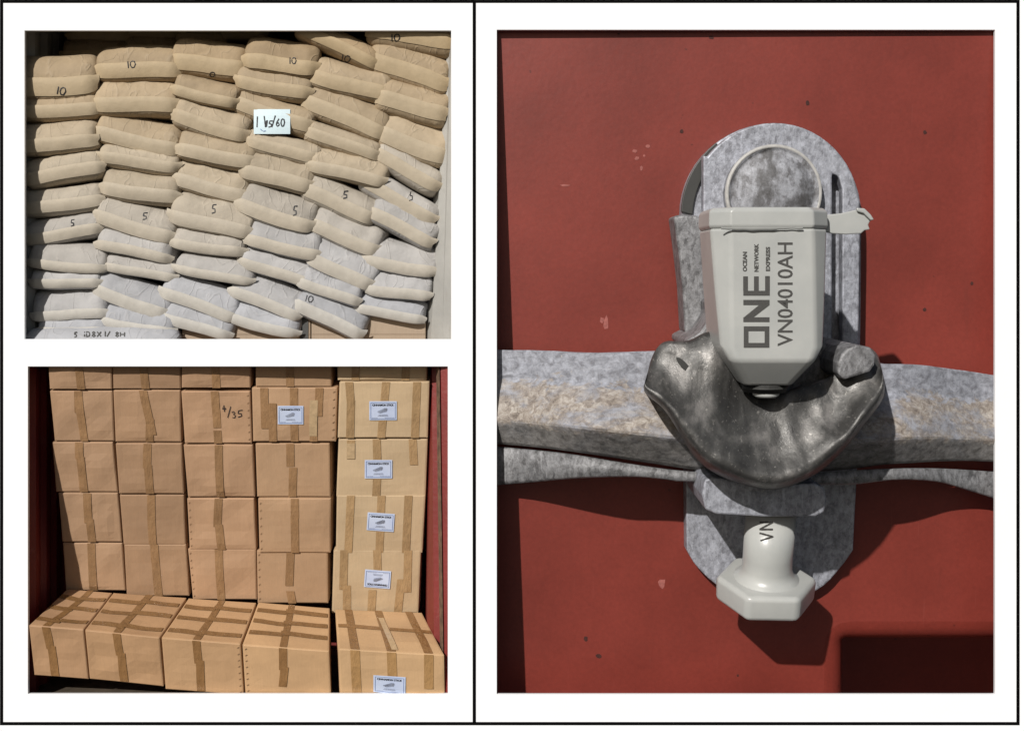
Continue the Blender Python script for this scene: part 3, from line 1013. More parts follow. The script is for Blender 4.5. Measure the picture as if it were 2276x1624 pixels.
def boxes():
    rnd = random.Random(3)
    for r in range(5):
        for c in range(5):
            xl0, xr0, yt, xl1, xr1, yb = GRID[r][c]
            jit = rnd.uniform(-4, 3) + (-4 if c == 4 else 0)
            dt, db = rear_d(yt) + jit, rear_d(yb) + jit
            yl, yr = YAW * (xl0 - 528), YAW * (xr0 - 528)
            f = {}
            f[(0, 1)], f[(1, 1)] = W(xl0, yt, dt + yl), W(xr0, yt, dt + yr)
            f[(0, 0)], f[(1, 0)] = W(xl1, yb, db + yl), W(xr1, yb, db + yr)
            cc = [[[None, None], [None, None]], [[None, None], [None, None]]]
            for i in (0, 1):
                for k in (0, 1):
                    cc[i][0][k] = f[(i, k)]
                    cc[i][1][k] = f[(i, k)] + INV * 200 * K
            ct = Carton(cc, r * 10 + c)
            feats = []
            extra = ''
            if (r, c) == (1, 2): extra = ', hand-numbered on its face'
            if (r, c) == (1, 3): extra = ', white label between shiny tapes'
            if c == 4 and r in (1, 2, 3): extra = ', white label on its face'
            if (r, c) == (4, 4): extra = ', white label upside down'
            kind = 'light brown' if c == 4 else 'brown'
            root = empty('cardboard_box', (f[(0, 0)] + f[(1, 0)]) / 2, f'{kind} taped carton, {BCOL[c]} in the {BROW[r]} of boxes{extra}', 'box', 'cartons stacked against the back')
            v, fc = ct.body()
            k = rnd.uniform(0.9, 1.05) * (1 - 0.03 * (4 - r) * (c < 4) * 0.5)
            base = tuple(x * k for x in alb(*CARD[c]))
            mesh('carton_body', v, fc, M['card'], root, color=base)
            def uv(px, py, q=(xl0, xr0, yt, xl1, xr1, yb)):
                w = (q[5] - py) / (q[5] - q[2])
                L, R = lerp(q[3], q[0], w), lerp(q[4], q[1], w)
                return (px - L) / (R - L), w
            hw = 8.9
            for (xa, xb, a, b) in TAPES[r][c]:
                lenu = (xr0 - xl0)
                ya, yb_ = lerp(yt, yb, max(a, 0.004)), lerp(yt, yb, min(b, 0.996))
                ttone = rnd.uniform(0.88, 1.1)
                tc = alb(178, 146, 106) if c == 4 else alb(161, 125, 89)
                pth = [uv(xa, ya), uv(xb, yb_)]
                tape_on(root, ct.front, pth, (hw / lenu, 0), tuple(x * ttone for x in tc), 1.2 + 0.35 * rnd.random())
            if (r, c) == (1, 3):
                tape_on(root, ct.front, [uv(698, 888), uv(696, 968)], (9 / 190, 0), alb(222, 214, 204), 2.2, 'clear_tape', M['film'])
                label_on(root, ct.front, uv, 646.5, 920.5, 57, 41)
            if (r, c) == (2, 4):
                tape_on(root, ct.front, [uv(780, 984), uv(780, 1018)], (9 / 200, 0), alb(222, 214, 204), 2.2, 'clear_tape', M['film'])
            if c == 4:
                lb = {1: (851.5, 911, 61, 42, 0, False), 2: (841.5, 1040.5, 61, 41, 0, False), 3: (846.5, 1157.5, 60, 40, 4, False), 4: (839.5, 1284, 58, 39, 4, True)}.get(r)
                if lb: label_on(root, ct.front, uv, *lb)
            if (r, c) == (1, 2):
                st = handwriting('4', 494, 899, 10, 15, 0) + [[(513, 902), (506, 927)]] + handwriting('3', 514, 914, 10, 14, -8) + handwriting('5', 526, 911, 14, 15, -4)
                V, F = [], []
                for s_ in st:
                    pts = [s_[0]]
                    for a, b in zip(s_[:-1], s_[1:]):
                        pts += [(lerp(a[0], b[0], t / 3), lerp(a[1], b[1], t / 3)) for t in (1, 2, 3)]
                    k = len(V)
                    for i, (x, y) in enumerate(pts):
                        x2, y2 = pts[min(i + 1, len(pts) - 1)]; x1, y1 = pts[max(0, i - 1)]
                        L = math.hypot(x2 - x1, y2 - y1) or 1
                        nx, ny = -(y2 - y1) / L * 0.8, (x2 - x1) / L * 0.8
                        V += [ct.front(*uv(x + nx, y + ny), 1.6), ct.front(*uv(x - nx, y - ny), 1.6)]
                    F += grid_faces(len(pts), 2, k)
                mesh('handwritten_number', V, F, M['ink'], root)
            if c in (2, 3) and r in (1, 3, 4):
                staples(root, ct.front, 0.035 if rnd.random() < 0.5 else 0.962, 7, rnd)
    # front row: top quads back edge / front edge
    FR = [((150, 1307), (250, 1316), (63.5, 1389), (186, 1398)),
          ((252, 1316), (415, 1327), (188, 1399), (355, 1416)),
          ((419, 1328), (570, 1338), (358, 1416), (535, 1430)),
          ((574, 1337), (733, 1350), (538, 1432), (732, 1446)),
          ((745, 1353), (938, 1360), (751, 1441), (988, 1455))]
    BOT = [1512, 1524, 1546, 1556, 1562]
    for c, (bl, br, fl, fr) in enumerate(FR):
        df = -14.0
        dbk = 152.0 + YAW * ((bl[0] + br[0]) / 2 - 528)
        A, B, C_, D_ = W(*fl, df), W(*fr, df), W(*bl, dbk), W(*br, dbk)
        # keep the sides parallel: use the front width at the back too
        hgt = (BOT[c] - (fl[1] + fr[1]) / 2) * K * 1.03
        cc = [[[None, None], [None, None]], [[None, None], [None, None]]]
        for i, (fp, bp) in enumerate(((A, C_), (B, D_))):
            cc[i][0][1], cc[i][1][1] = fp, bp
            cc[i][0][0], cc[i][1][0] = fp - UPV * hgt, bp - UPV * hgt
        ct = Carton(cc, 90 + c)
        ct.b = 1.0
        extra = ', labelled' if c == 4 else ''
        root = empty('cardboard_box', (cc[0][0][0] + cc[1][0][0]) / 2, f'brown carton with taped top, {BCOL[c]} in the front row{extra}', 'box', 'cartons in the front row on the floor')
        v, fc = ct.body()
        base = alb(*[(188, 148, 110), (190, 150, 110), (200, 160, 118), (208, 168, 124), (210, 172, 128)][c])
        mesh('carton_body', v, fc, M['card'], root, color=base)
        wpx = fr[0] - fl[0]
        def uv(px, py, q=(fl, fr, BOT[c])):
            (x0, y0), (x1, y1), yb = q
            u = (px - x0) / (x1 - x0)
            yt = lerp(y0, y1, u)
            return u, (yb - py) / (yb - yt)
        hw = 9.0 / wpx
        tc = alb(150, 112, 72)
        if c < 4:
            fx = [102, 259, 436, 629][c]
            bx = [112, 267, 439, 624][c]
            u0 = (fx - fl[0]) / wpx
            u1 = (bx - fl[0]) / wpx
            end = 0.03 if c != 3 else 0.22
            tape_on(root, ct.front, [(u0, 0.995), (lerp(u0, u1, .45), 0.55)], (hw, 0), tc, 1.2)
            tape_on(root, ct.front, [(lerp(u0, u1, .45) + 0.02, 0.62), (u1, end)], (hw, 0), tuple(x * 1.06 for x in tc), 1.5)
            ub = [0.52, 0.50, 0.50, 0.47][c]
            tape_on(root, ct.top, [(u0, 0.01), (ub, 0.99)], (hw * 0.9, 0), tuple(x * 0.9 for x in tc), 1.2)
            for vv in ((0.18, 0.5, 0.78) if c != 3 else (0.28, 0.55, 0.8)):
                o_ = rnd.uniform(-0.02, 0.02)
                tape_on(root, ct.top, [(0.03, vv), (ub - 0.03, vv - 0.02 + o_)], (0, 0.045), tuple(x * 0.86 for x in tc), 1.7)
                tape_on(root, ct.top, [(ub - 0.06, vv + 0.02 + o_), (0.97, vv - 0.01)], (0, 0.045), tuple(x * 0.9 for x in tc), 2.1)
            if c in (2, 3): staples(root, ct.front, 0.962 if c == 2 else 0.04, 8, rnd)
        else:
            for fx, bx in ((789, 790), (870, 872), (953, 952)):
                u0, u1 = (fx - fl[0]) / wpx, (bx - fl[0]) / wpx
                tape_on(root, ct.front, [(u0, 0.995), (u1, 0.02 if fx != 953 else 0.3)], (10.5 / wpx, 0), alb(184, 144, 96), 1.2)
                tape_on(root, ct.top, [(u0, 0.01), (u0 - 0.01, 0.99)], (10 / wpx, 0), tc, 1.2)
            tape_on(root, ct.top, [(0.02, 0.56), (0.98, 0.5)], (0, 0.04), tuple(x * 1.05 for x in tc), 1.7)
            tape_on(root, ct.top, [(0.54, 0.04), (0.5, 0.8)], (0.03, 0), alb(196, 186, 172), 2.2, 'clear_tape', M['film'])
            label_on(root, ct.front, uv, 864, 1524, 72, 42, 2)
boxes()

# red container shell around the boxes
v, f = corrug(52, 800, 1560, 9, 420, 9, 60, -1)
tag(mesh('container_wall', v, f, M['red_wall']), 'dark red corrugated container wall left of the cartons', 'wall')
wall_strip('container_post', [((1003, 800, 9), (1003, 1570, 9)), ((982, 800, 16), (992, 1570, 16)), ((973, 800, 50), (984, 1570, 50)), ((975, 800, 62), (982, 1570, 62)), ((962, 800, 66), (968, 1570, 66)), ((955, 800, 130), (950, 1570, 130)), ((952, 800, 420), (942, 1570, 420))],
           'dark red container corner post right of the cartons', 'post', M['red_wall'])
o = wall_strip('rusty_strip', [((975.5, 800, 13), (986, 1570, 13)), ((970, 800, 40), (980.5, 1570, 40))], None, None, M['rusty'], thick=2)
o.parent = bpy.data.objects['container_post']
tag(plank('container_wall', 40, 1090, 800, 1570, 431, 440, M['red_wall']), 'dark red end wall behind the cartons', 'wall')
tag(plank('container_roof', 40, 1010, 793, 799, 9, 430, M['red_wall']), 'dark red roof sheet over the cartons', 'roof')
# floor follows the stance of the boxes
fl = []
for d, yy in ((9, 1553), (140, 1510), (430, 1440)):
    for x in (30, 1030):
        fl.append((W(x, 0, 0).x, d * K, W(0, yy, d).z - 0.010))
tag(mesh('floor', fl, grid_faces(3, 2), M['dark_floor']), kind='structure')

# ================================================================== DOOR AND SEAL
def door_d(px, py):
    return 20 + 0.085 * (py - 67) - 0.006 * (px - 1104)
PA, PB, PC = W(1200, 300, door_d(1200, 300)), W(2100, 300, door_d(2100, 300)), W(1200, 1400, door_d(1200, 1400))
EX = (PB - PA).normalized()
NRM = EX.cross((PA - PC)).normalized()
if NRM.y > 0: NRM = -NRM
EY = NRM.cross(EX).normalized()
if EY.z < 0: EY = -EY

STRETCH = [1.0]
def SM(s):
    return s if s < 60 else 60 + (s - 60) * STRETCH[0]

def L(px, py, s=0.0):
    """the point that stands s in front of the door sheet on the sight line through (px, py)"""
    s = SM(s)
    dr = (W(px, py, 0) - CAM).normalized()
    t = ((PA + NRM * s * K) - CAM).dot(NRM) / dr.dot(NRM)
    return CAM + dr * t

def resample(pts, n):
    seg = [math.hypot(b[0] - a[0], b[1] - a[1]) for a, b in zip(pts[:-1], pts[1:])]
    tot = sum(seg)
    out, i, acc = [], 0, 0.0
    for k in range(n):
        t = tot * k / (n - 1)
        while i < len(seg) - 1 and acc + seg[i] < t:
            acc += seg[i]; i += 1
        u = (t - acc) / (seg[i] or 1)
        out.append((lerp(pts[i][0], pts[i + 1][0], u), lerp(pts[i][1], pts[i + 1][1], u)))
    return out

def catmull(pts, n=6, closed=False):
    out = []
    N = len(pts)
    rng = range(N if closed else N - 1)
    for i in rng:
        p0 = pts[(i - 1) % N] if closed or i > 0 else pts[0]
        p1 = pts[i]
        p2 = pts[(i + 1) % N]
        p3 = pts[(i + 2) % N] if closed or i + 2 < N else pts[-1]
        for t in range(n):
            t /= n
            out.append(tuple(0.5 * ((2 * p1[k]) + (-p0[k] + p2[k]) * t + (2 * p0[k] - 5 * p1[k] + 4 * p2[k] - p3[k]) * t * t + (-p0[k] + 3 * p1[k] - 3 * p2[k] + p3[k]) * t ** 3) for k in (0, 1)))
    if not closed: out.append(tuple(pts[-1]))
    return out

def prism(name, outline, s1, s0, mat, root, bev=3, seg=2, sm=True):
    """outline (u coordinates as seen at the front face) pushed back along the door's normal"""
    n = len(outline)
    fr = [L(x, y, s1) for x, y in outline]
    bk = [p - NRM * (SM(s1) - SM(s0)) * K for p in fr]
    faces = [tuple(range(n)), tuple(reversed(range(n, 2 * n)))]
    for i in range(n):
        j = (i + 1) % n
        faces.append((j, i, n + i, n + j))
    me_o = mesh(name, fr + bk, faces, mat, root)
    bm = bmesh.new(); bm.from_mesh(me_o.data)
    bmesh.ops.recalc_face_normals(bm, faces=bm.faces)
    bm.to_mesh(me_o.data); bm.free()
    if bev: bevel(me_o, bev, seg, 40)
    return me_o

def arc(cx, cy, r, a0, a1, n, ry=None):
    ry = ry or r
    return [(cx + r * math.cos(math.radians(lerp(a0, a1, i / n))), cy - ry * math.sin(math.radians(lerp(a0, a1, i / n)))) for i in range(n + 1)]

def build_door():
    root = empty('container_door', L(1650, 1560, 0), 'dull red painted container door sheet behind the seal', 'door')
    # sheet with a pocket added at the lower right to make a shadow, its lip rolled over
    x0, x1, y0, y1 = 1080, 2236, 52, 1566
    hx, hy = 1832, 1380
    R, dep = 52.0, 460.0
    lip = [(0, 0)] + [(R * math.sin(t), R * (1 - math.cos(t))) for t in [math.pi / 2 * i / 5 for i in range(1, 6)]] + [(R, dep)]
    V, F = [], []
    def q(pts):
        k = len(V); V.extend(pts); F.append((k, k + 1, k + 2, k + 3))
    xs = [x0 + (hx - x0) * i / 10 for i in range(11)]
    xs2 = [hx + (x1 - hx) * i / 4 for i in range(1, 5)]
    ys = [y0 + (hy - y0) * i / 12 for i in range(13)]
    allx, ally = xs + xs2, ys + [y1]
    for i in range(len(allx) - 1):
        for j in range(len(ally) - 1):
            if i >= 10 and j >= 12: continue
            a, b, c, d = allx[i], allx[i + 1], ally[j], ally[j + 1]
            q([L(a, c), L(a, d), L(b, d), L(b, c)])
    o = mesh('door_sheet', V, F, M['door'], root)
    bm = bmesh.new(); bm.from_mesh(o.data); bmesh.ops.remove_doubles(bm, verts=bm.verts, dist=1e-5); bm.to_mesh(o.data); bm.free()
    # added shade pocket: lip rings running up the left side and along the top
    V, F = [], []
    for (a, b) in lip:
        off = -NRM * b * K
        V += [L(hx, y1) + EX * a * K + off, L(hx, hy + 60) + EX * a * K + off]
        for t in (1, 2, 3):
            an = math.pi / 2 * t / 4
            c = L(hx, hy) + EX * 60 * K - EY * 60 * K
            V.append(c + (-EX * math.cos(an) * (60 - a) + EY * math.sin(an) * (60 - a)) * K + off)
        V += [L(hx + 60, hy) - EY * a * K + off, L(x1, hy) - EY * a * K + off]
    F = grid_faces(len(lip), 7)
    mesh('shade_pocket_lip', V, F, M['door'], root, True)
    # little corner web between sheet and rounded lip
    c = [L(hx, hy, -0.2)] + V[1:6]
    mesh('shade_pocket_corner', c, [(0, i, i + 1) for i in range(1, 5)], M['door'], root)
    back = -NRM * (dep - 1) * K
    f4 = [L(hx, hy) - EX * 40 * K, L(hx, y1) - EX * 40 * K, L(x1, y1) + EX * 280 * K, L(x1, hy) + EX * 280 * K]
    f4[0] += EY * 30 * K; f4[3] += EY * 30 * K; f4[1] -= EY * 330 * K; f4[2] -= EY * 330 * K
    b4 = [p + back for p in f4]
    mesh('shade_pocket_back', f4 + b4, [(4, 5, 6, 7), (1, 2, 6, 5), (2, 3, 7, 6), (0, 1, 5, 4), (0, 4, 7, 3)], M['door'], root)
    # pits and paint chips
    rnd = random.Random(2)
    def blot(name, x, y, rx, ry, mat):
        n = 9
        pts = [L(x, y, 0.8)]
        for i in range(n):
            t = i / n * 6.283
            k = rnd.uniform(0.7, 1.15)
            pts.append(L(x + rx * k * math.cos(t), y + ry * k * math.sin(t), 0.5))
        mesh(name, pts, [(0, 1 + i, 1 + (i + 1) % n) for i in range(n)], mat, root)
    for (x, y, a, b) in ((1581, 84, 5, 4.5), (1795, 230, 4.5, 6), (1515, 293, 5, 5.5), (2056, 295, 5, 5), (2055, 688, 4, 4), (1302, 1419, 5, 6), (1331, 1457, 7, 5), (1375, 76, 3, 2), (2160, 630, 4, 4), (1640, 1590 - 90, 3, 3)):
        blot('rust_spot', x, y, a, b, M['rust'])
    for (x, y, a, b) in ((1347, 718, 6, 17), (1338, 712, 5, 8), (1471, 1296, 9, 12), (1416, 352, 6, 5), (1440, 325, 5, 4), (1426, 374, 4, 6), (1255, 412, 12, 3), (1412, 336, 6, 4), (1432, 346, 3, 3)):
        blot('paint_chip', x, y, a, b, M['chip'])
build_door()

def build_keeper():
    root = empty('lock_plate', L(1715, 1310, 0), 'galvanised lock plate with rounded ends bolted to the red door', 'lock plate')
    out = arc(1715, 478, 200, 180, 0, 26, 203)
    right = [(1914, 700), (1908, 1000), (1897, 1215)]
    bot = catmull([(1897, 1222), (1868, 1262), (1815, 1312), (1712, 1345), (1610, 1310), (1552, 1262), (1526, 1222)], 4)
    left = [(1524, 1000), (1520, 720)]
    prism('back_plate', out + right + bot + left, 46, 0, M['galv'], root, 4)
    # front plate: arch with its left side cut straight
    a = [(1563, 345)] + arc(1722, 470, 190, 142, 0, 22, 197)
    pl = a + [(1912, 520), (1908, 800), (1872, 800), (1872, 420), (1864, 392), (1850, 386), (1849, 800), (1700, 800), (1563, 800)]
    prism('front_plate', pl, 84, 62, M['galv'], root, 4)
    # side walls joining the two plates
    prism('side_wall', [(1898, 470), (1911, 470), (1909, 790), (1896, 790)], 61, 30, M['galv'], root, 2)
    prism('side_wall', [(1566, 360), (1580, 345), (1580, 800), (1566, 800)], 62, 30, M['galv'], root, 2)
    # flared lug at the left
    fl = [(1497, 480), (1520, 476), (1548, 479), (1570, 490), (1572, 740), (1522, 740), (1517, 640), (1508, 560)]
    prism('flared_lug', fl, 108, 34, M['galv_dull'], root, 7, 3)
    # rivet dome with a raised rim
    c = (1713, 432)
    V, F = [], []
    prof = [(104, 84), (104, 112), (101, 117), (96, 117), (93, 112), (84, 117), (68, 123), (48, 128), (28, 131), (10, 132)]
    NN = 48
    for (r, s) in prof:
        for i in range(NN):
            t = 2 * math.pi * i / NN
            V.append(L(c[0], c[1], 84) + (EX * math.cos(t) + EY * math.sin(t)) * r * K + NRM * (s - 84) * K)
    for k in range(len(prof) - 1):
        for i in range(NN):
            j = (i + 1) % NN
            F.append((k * NN + i, k * NN + j, (k + 1) * NN + j, (k + 1) * NN + i))
    F.append(tuple((len(prof) - 1) * NN + i for i in range(NN)))
    mesh('rivet_head', V, F, M['stud'], root, True)
    V, F = [], []
    for (r, s) in [(105, 112), (103, 118), (98, 118), (95.5, 113)]:
        for i in range(NN):
            t = 2 * math.pi * i / NN
            V.append(L(c[0], c[1], 84) + (EX * math.cos(t) + EY * math.sin(t)) * r * K + NRM * (s - 84) * K)
    for k in range(3):
        for i in range(NN):
            j = (i + 1) % NN
            F.append((k * NN + i, k * NN + j, (k + 1) * NN + j, (k + 1) * NN + i))
    mesh('rivet_rim', V, F, M['rim'], root, True)
    cres = arc(1715, 478, 201, 178, 128, 14, 204) + arc(1722, 484, 182, 128, 178, 14, 186)
    prism('gap_shade', cres, 54, 45, M['dark_plastic'], root, 2)  # dark crescent standing in for the shade in the gap between the plates
    # shelf lug under the hasp that carries the bolt
    sh = [(1560, 1100), (1566, 1066), (1584, 1060), (1700, 1078), (1810, 1074), (1832, 1082), (1838, 1112), (1832, 1138), (1812, 1147), (1700, 1148), (1592, 1142), (1568, 1132)]
    prism('bolt_lug', sh, 224, 20, M['galv'], root, 4, 2)
STRETCH[0] = 1.45
build_keeper()

def build_handle():
    root = empty('door_handle', L(1300, 1100, 0), 'stained galvanised door handle bar crossing the red door', 'handle')
    # one dished pressing, its edges curled: rows run along the bar
    top = [(1080, 777), (1200, 779), (1330, 783), (1450, 780), (1560, 770), (1700, 765), (1850, 775), (1950, 806), (2040, 810), (2130, 822), (2211, 834), (2240, 842)]
    bot = [(1080, 984), (1200, 995), (1330, 1012), (1450, 1030), (1560, 1046), (1700, 1052), (1850, 1046), (1950, 1034), (2040, 1028), (2130, 1024), (2211, 1026), (2240, 1028)]
    n = 60
    T, B = resample(catmull(top, 6), n), resample(catmull(bot, 6), n)
    #       fraction, stand-off
    prof = [(0.0, 76), (0.0, 98), (0.012, 102), (0.14, 104), (0.29, 106), (0.33, 112), (0.46, 128), (0.60, 142), (0.735, 152), (0.76, 151), (0.86, 138), (0.975, 122), (0.995, 116), (1.0, 88)]
    V, mats = [], []
    for i in range(n):
        x = T[i][0]
        # the bar sinks back towards both ends
        e = 0.52 + 0.70 * smooth((x - 1090) / 260) * smooth((2225 - x) / 260)
        for (f, s) in prof:
            px, py = lerp(T[i][0], B[i][0], f), lerp(T[i][1], B[i][1], f)
            jj = noise.noise(Vector((px * 0.02, py * 0.03, 3))) * 2.5 + noise.noise(Vector((px * 0.06, py * 0.08, 7))) * 1.6
            V.append(L(px, py + (jj * 0.4 if f in (0.0, 1.0) else 0), s * e + (jj if 0 < f < 1 else 0)))
    F = grid_faces(n, len(prof))
    o = mesh('handle_bar', V, F, M['bar'], root, False)
    at = o.data.attributes.new('stain', 'FLOAT', 'POINT')
    fr_ = [f for (f, s_) in prof]
    at.data.foreach_set('value', [fr_[i % len(prof)] for i in range(len(V))])
    # narrow flange behind and below the bar
    tp = [(1080, 990), (1250, 1006), (1400, 1030), (1520, 1046), (1640, 1050), (1800, 1050), (1950, 1042), (2080, 1040), (2240, 1050)]
    bt = [(1080, 1080), (1200, 1070), (1300, 1062), (1420, 1060), (1500, 1068), (1530, 1070), (1800, 1076), (1900, 1076), (1990, 1066), (2080, 1070), (2140, 1086), (2211, 1108), (2240, 1118)]
    n2 = 50
    TP, BP = resample(catmull(tp, 4), n2), resample(catmull(bt, 4), n2)
    V = []
    for i in range(n2):
        x = TP[i][0]
        e = 0.64 + 1.0 * smooth((x - 1090) / 260) * smooth((2225 - x) / 260)
        for (f, s_) in ((0.0, 70), (0.0, 88), (0.06, 92), (0.9, 94), (0.99, 90), (1.0, 84), (1.0, 66)):
            V.append(L(lerp(TP[i][0], BP[i][0], f), lerp(TP[i][1], BP[i][1], f), s_ * e))
    mesh('lower_flange', V, grid_faces(n2, 7), M['galv_dull'], root, True)
build_handle()

def build_hasp():
    root = empty('lock_hasp', L(1700, 1085, 0), 'dark worn steel hasp curving like a saddle under the cream seal', 'hasp')
    U = catmull([(1444, 806), (1458, 776), (1480, 758), (1528, 757), (1570, 738), (1608, 742), (1632, 800), (1656, 856), (1692, 882), (1748, 868), (1800, 850), (1842, 838), (1858, 816), (1868, 788), (1896, 768), (1934, 772), (1952, 790)], 6)
    Lw = catmull([(1438, 838), (1430, 862), (1440, 880), (1474, 908), (1506, 955), (1538, 1008), (1580, 1046), (1640, 1073), (1714, 1088), (1778, 1072), (1832, 1040), (1880, 994), (1924, 940), (1958, 894), (1967, 862), (1960, 820)], 6)
    n = 72
    U, Lw = resample(U, n), resample(Lw, n)
    prof = [(0.0, 170), (0.0, 266), (0.012, 276), (0.05, 281), (0.18, 284), (0.32, 289), (0.46, 295), (0.60, 303), (0.72, 312), (0.82, 321), (0.89, 325), (0.93, 322), (0.96, 312), (0.985, 290), (1.0, 245), (0.985, 150)]
    V = []
    for i in range(n):
        t = i / (n - 1)
        e = math.sin(math.pi * min(1, max(0, t))) ** 0.5
        for (f, s) in prof:
            x, y = lerp(U[i][0], Lw[i][0], f), lerp(U[i][1], Lw[i][1], f)
            jj = noise.noise(Vector((x * 0.018, y * 0.018, 1))) * 5 + noise.noise(Vector((x * 0.05, y * 0.05, 4))) * 2.2 + noise.noise(Vector((x * 0.14, y * 0.14, 8))) * 1.2
            V.append(L(x, y, lerp(0.86, 1.0, e) * s + (jj if 0 < f < 0.99 else 0)))
    F = grid_faces(n, len(prof))
    k = len(prof)
    F.append(tuple(range(k))); F.append(tuple(reversed(range((n - 1) * k, n * k))))
    mesh('hasp_saddle', V, F, M['worn'], root, True)
    # neck running up behind the seal, and the knuckles at both sides
    nk = catmull([(1524, 762), (1556, 738), (1580, 700), (1600, 660), (1790, 660), (1828, 740), (1850, 800), (1846, 850), (1780, 872), (1700, 890), (1620, 866), (1560, 800)], 5, True)
    prism('hasp_neck', nk, 205, 36, M['galv_dull'], root, 8, 3)
    kn = [(1862, 806), (1870, 788), (1884, 774), (1904, 766), (1936, 772), (1946, 790), (1944, 812), (1934, 826), (1902, 836), (1876, 844), (1862, 830)]
    prism('knuckle', kn, 300, 90, M['galv_dull'], root, 5, 2)
    hl = catmull([(1505, 796), (1516, 798), (1536, 818), (1552, 830), (1530, 828), (1512, 812)], 3, True)
    prism('slot_mark', hl, 281, 262, M['dark_plastic'], root, 0)
build_hasp()
STRETCH[0] = 1.0

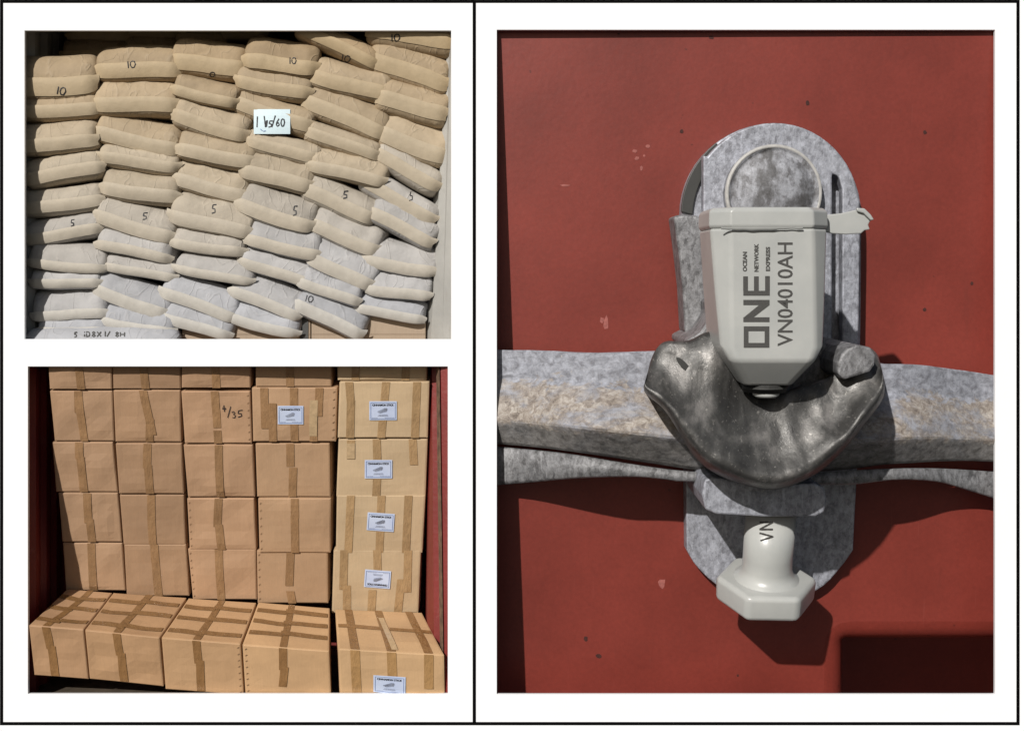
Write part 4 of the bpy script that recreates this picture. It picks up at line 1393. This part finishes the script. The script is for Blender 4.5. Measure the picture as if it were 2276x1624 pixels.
def build_seal():
    root = empty('bolt_seal', L(1700, 1380, 120), 'cream plastic bolt seal printed with letters and a number', 'seal')
    AX, SC_ = 1693.0, 395.0           # axis column and its stand-off
    def center(y): return L(AX + 0.006 * (y - 640), y, SC_ + 0)
    k_px = (center(600) - center(500)).length / 100 / K
    def octa(y, hw, hd, ch, dx=0.0):
        c = center(y) + EX * dx * K
        hw *= k_px * 0.955; hd *= k_px; ch *= k_px
        pts = [(-hw, -hd + ch), (-hw, hd - ch), (-hw + ch, hd), (hw - ch, hd), (hw, hd - ch), (hw, -hd + ch), (hw - ch, -hd), (-hw + ch, -hd)]
        return [c + EX * a * K + NRM * b * K for a, b in pts]
    def loft(name, secs, mat, bev=6, parent=None, caps=True, seg=3):
        n = len(secs[0])
        V = [p for s in secs for p in s]
        F = []
        for i in range(len(secs) - 1):
            for j in range(n):
                j2 = (j + 1) % n
                F.append((i * n + j, i * n + j2, (i + 1) * n + j2, (i + 1) * n + j))
        if caps:
            F.append(tuple(range(n))); F.append(tuple(reversed(range((len(secs) - 1) * n, len(secs) * n))))
        o = mesh(name, V, F, mat, root)
        bm = bmesh.new(); bm.from_mesh(o.data); bmesh.ops.recalc_face_normals(bm, faces=bm.faces); bm.to_mesh(o.data); bm.free()
        if bev: bevel(o, bev, seg, 20)
        for p in o.data.polygons: p.use_smooth = True
        m = o.modifiers.new('wn', 'WEIGHTED_NORMAL'); m.keep_sharp = False
        return o
    FD = 112.0
    loft('barrel', [octa(510, 133, FD, 38), octa(650, 125, FD, 29, 1), octa(764, 117, FD, 21, 2), octa(794, 98, FD, 14, 2), octa(852, 57, 52, 12, 3)], M['plastic'], 7)
    loft('cap_rim', [octa(466, 126, FD - 2, 42), octa(474, 134, FD + 2, 40), octa(506, 135, FD + 3, 40), octa(512, 130, FD - 1, 40)], M['plastic'], 5)
    # mould flash: an uneven thin edge under the rim
    V = []
    for i in range(40):
        t = i / 39
        x = lerp(1603, 1785, t)
        w = 3 + 3.5 * abs(math.sin(t * 3.1 + 0.4)) + 2 * noise.noise(Vector((t * 9, 0, 2)))
        V += [L(x, 505, SC_ + FD * k_px + 6), L(x, 506 + w, SC_ + FD * k_px + 5.5), L(x, 506 + w, SC_ + FD * k_px + 0.5)]
    mesh('mould_flash', V, grid_faces(40, 3), M['plastic'], root, True)
    # dark collar and the pale pin tip
    def ring(y, r, n=28, dx=4, ds=0.0):
        c = center(y) + EX * dx * K + NRM * ds * K
        return [c + (EX * math.cos(2 * math.pi * i / n) + NRM * math.sin(2 * math.pi * i / n)) * r * k_px * K for i in range(n)]
    loft('dark_collar', [ring(851, 54), ring(870, 48)], M['dark_plastic'], 0)
    loft('pin_tip', [ring(862, 32, 28, 4, 12), ring(876, 29, 28, 4, 14), ring(881, 22, 28, 4, 14)], M['plastic'], 0)
    # torn tab at the right
    tb = [(1822, 479), (1870, 474), (1905, 466), (1920, 464), (1932, 476), (1941, 487), (1934, 492), (1930, 500), (1934, 510), (1922, 512), (1914, 519), (1880, 521), (1850, 519), (1822, 512)]
    prism('torn_tab', tb, SC_ + 40, SC_ + 30, M['plastic'], root, 2)
    prism('torn_edge', [(1904, 462), (1922, 463), (1936, 477), (1943, 488), (1936, 490), (1920, 474), (1906, 470)], SC_ + 47, SC_ + 39, M['plastic'], root, 2)
    # printing on the front face
    s_f = SC_ + FD * k_px + 0.9
    def zx(X): return 1547 + X * 0.17525
    def zy(Y): return 515.6 + Y * 0.17525
    def poly(name, polys, mat=M['print']):
        V, F = [], []
        for pl in polys:
            k = len(V)
            V += [L(zx(a), zy(b), s_f) for a, b in pl]
            F.append(tuple(range(k, k + len(pl))))
        return mesh(name, V, F, mat, root)
    def rect(a, b, c, d): return [(a, b), (c, b), (c, d), (a, d)]
    poly('printed_letter', [rect(605, 1195, 665, 1465), rect(870, 1195, 930, 1465), rect(665, 1195, 870, 1255), rect(665, 1405, 870, 1465)])
    poly('printed_letter', [rect(600, 860, 932, 925), rect(600, 1080, 932, 1140), [(602, 1085), (730, 1080), (932, 925), (800, 925)]])
    poly('printed_letter', [rect(600, 745, 935, 805), rect(598, 562, 658, 745), rect(735, 562, 795, 745), rect(876, 558, 936, 745)])
    def vtext(name, txt, X0, X1, Y0, Y1, bold=0.0):
        """reads upwards: text x runs from Y1 up to Y0, its height from X1 to X0"""
        tv, tf = text_polys(txt, bold)
        mesh(name, [L(zx(lerp(X1, X0, y)), zy(lerp(Y1, Y0, x)), s_f) for x, y in tv], tf, M['print'], root)
    vtext('printed_word', 'OCEAN', 592, 648, 250, 500, 0.04)
    vtext('printed_word', 'NETWORK', 738, 794, 147, 503, 0.04)
    vtext('printed_word', 'EXPRESS', 885, 940, 187, 495, 0.04)
    vtext('printed_number', 'VN04010AH', 1033, 1228, 132, 1445, 0.008)
    # ---- the bolt below the lug: shank, fillet and hexagon head, leaning towards the viewer
    ax = (EY * math.cos(math.radians(13)) + NRM * math.sin(math.radians(13))).normalized()
    nn = (NRM * math.cos(math.radians(13)) - EY * math.sin(math.radians(13))).normalized()
    H0 = L(1703, 1283, 185)               # centre of the head's upper face
    def circ(h, r, n=40):
        return [H0 + ax * h * K + (EX * math.cos(2 * math.pi * i / n) + nn * math.sin(2 * math.pi * i / n)) * r * K for i in range(n)]
    loft('shank', [circ(-6, 76), circ(2, 70), circ(7, 63), circ(15, 56.5), circ(26, 53.5), circ(50, 53), circ(182, 53)], M['plastic'], 0)
    def hexa(h, r):
        o = []
        for i in range(6):
            t = math.radians(60 * i + 2)
            o.append(H0 + ax * h * K + (EX * math.cos(t) * r + nn * math.sin(t) * r) * K)
        return o
    loft('hexagon_head', [hexa(2, 110), hexa(-56, 108)], M['plastic'], 12, seg=3)
    shk = bpy.data.objects.get('shank')
    v, f = stroke_ribbon([[(1688, 1184), (1718, 1192), (1690, 1201)], [(1688, 1160), (1718, 1160)], [(1718, 1160), (1688, 1176)], [(1688, 1176), (1718, 1176)]], 4.0, bvh_of(shk), 0.8)
    if f: mesh('printed_number', v, f, M['print'], root)
build_seal()
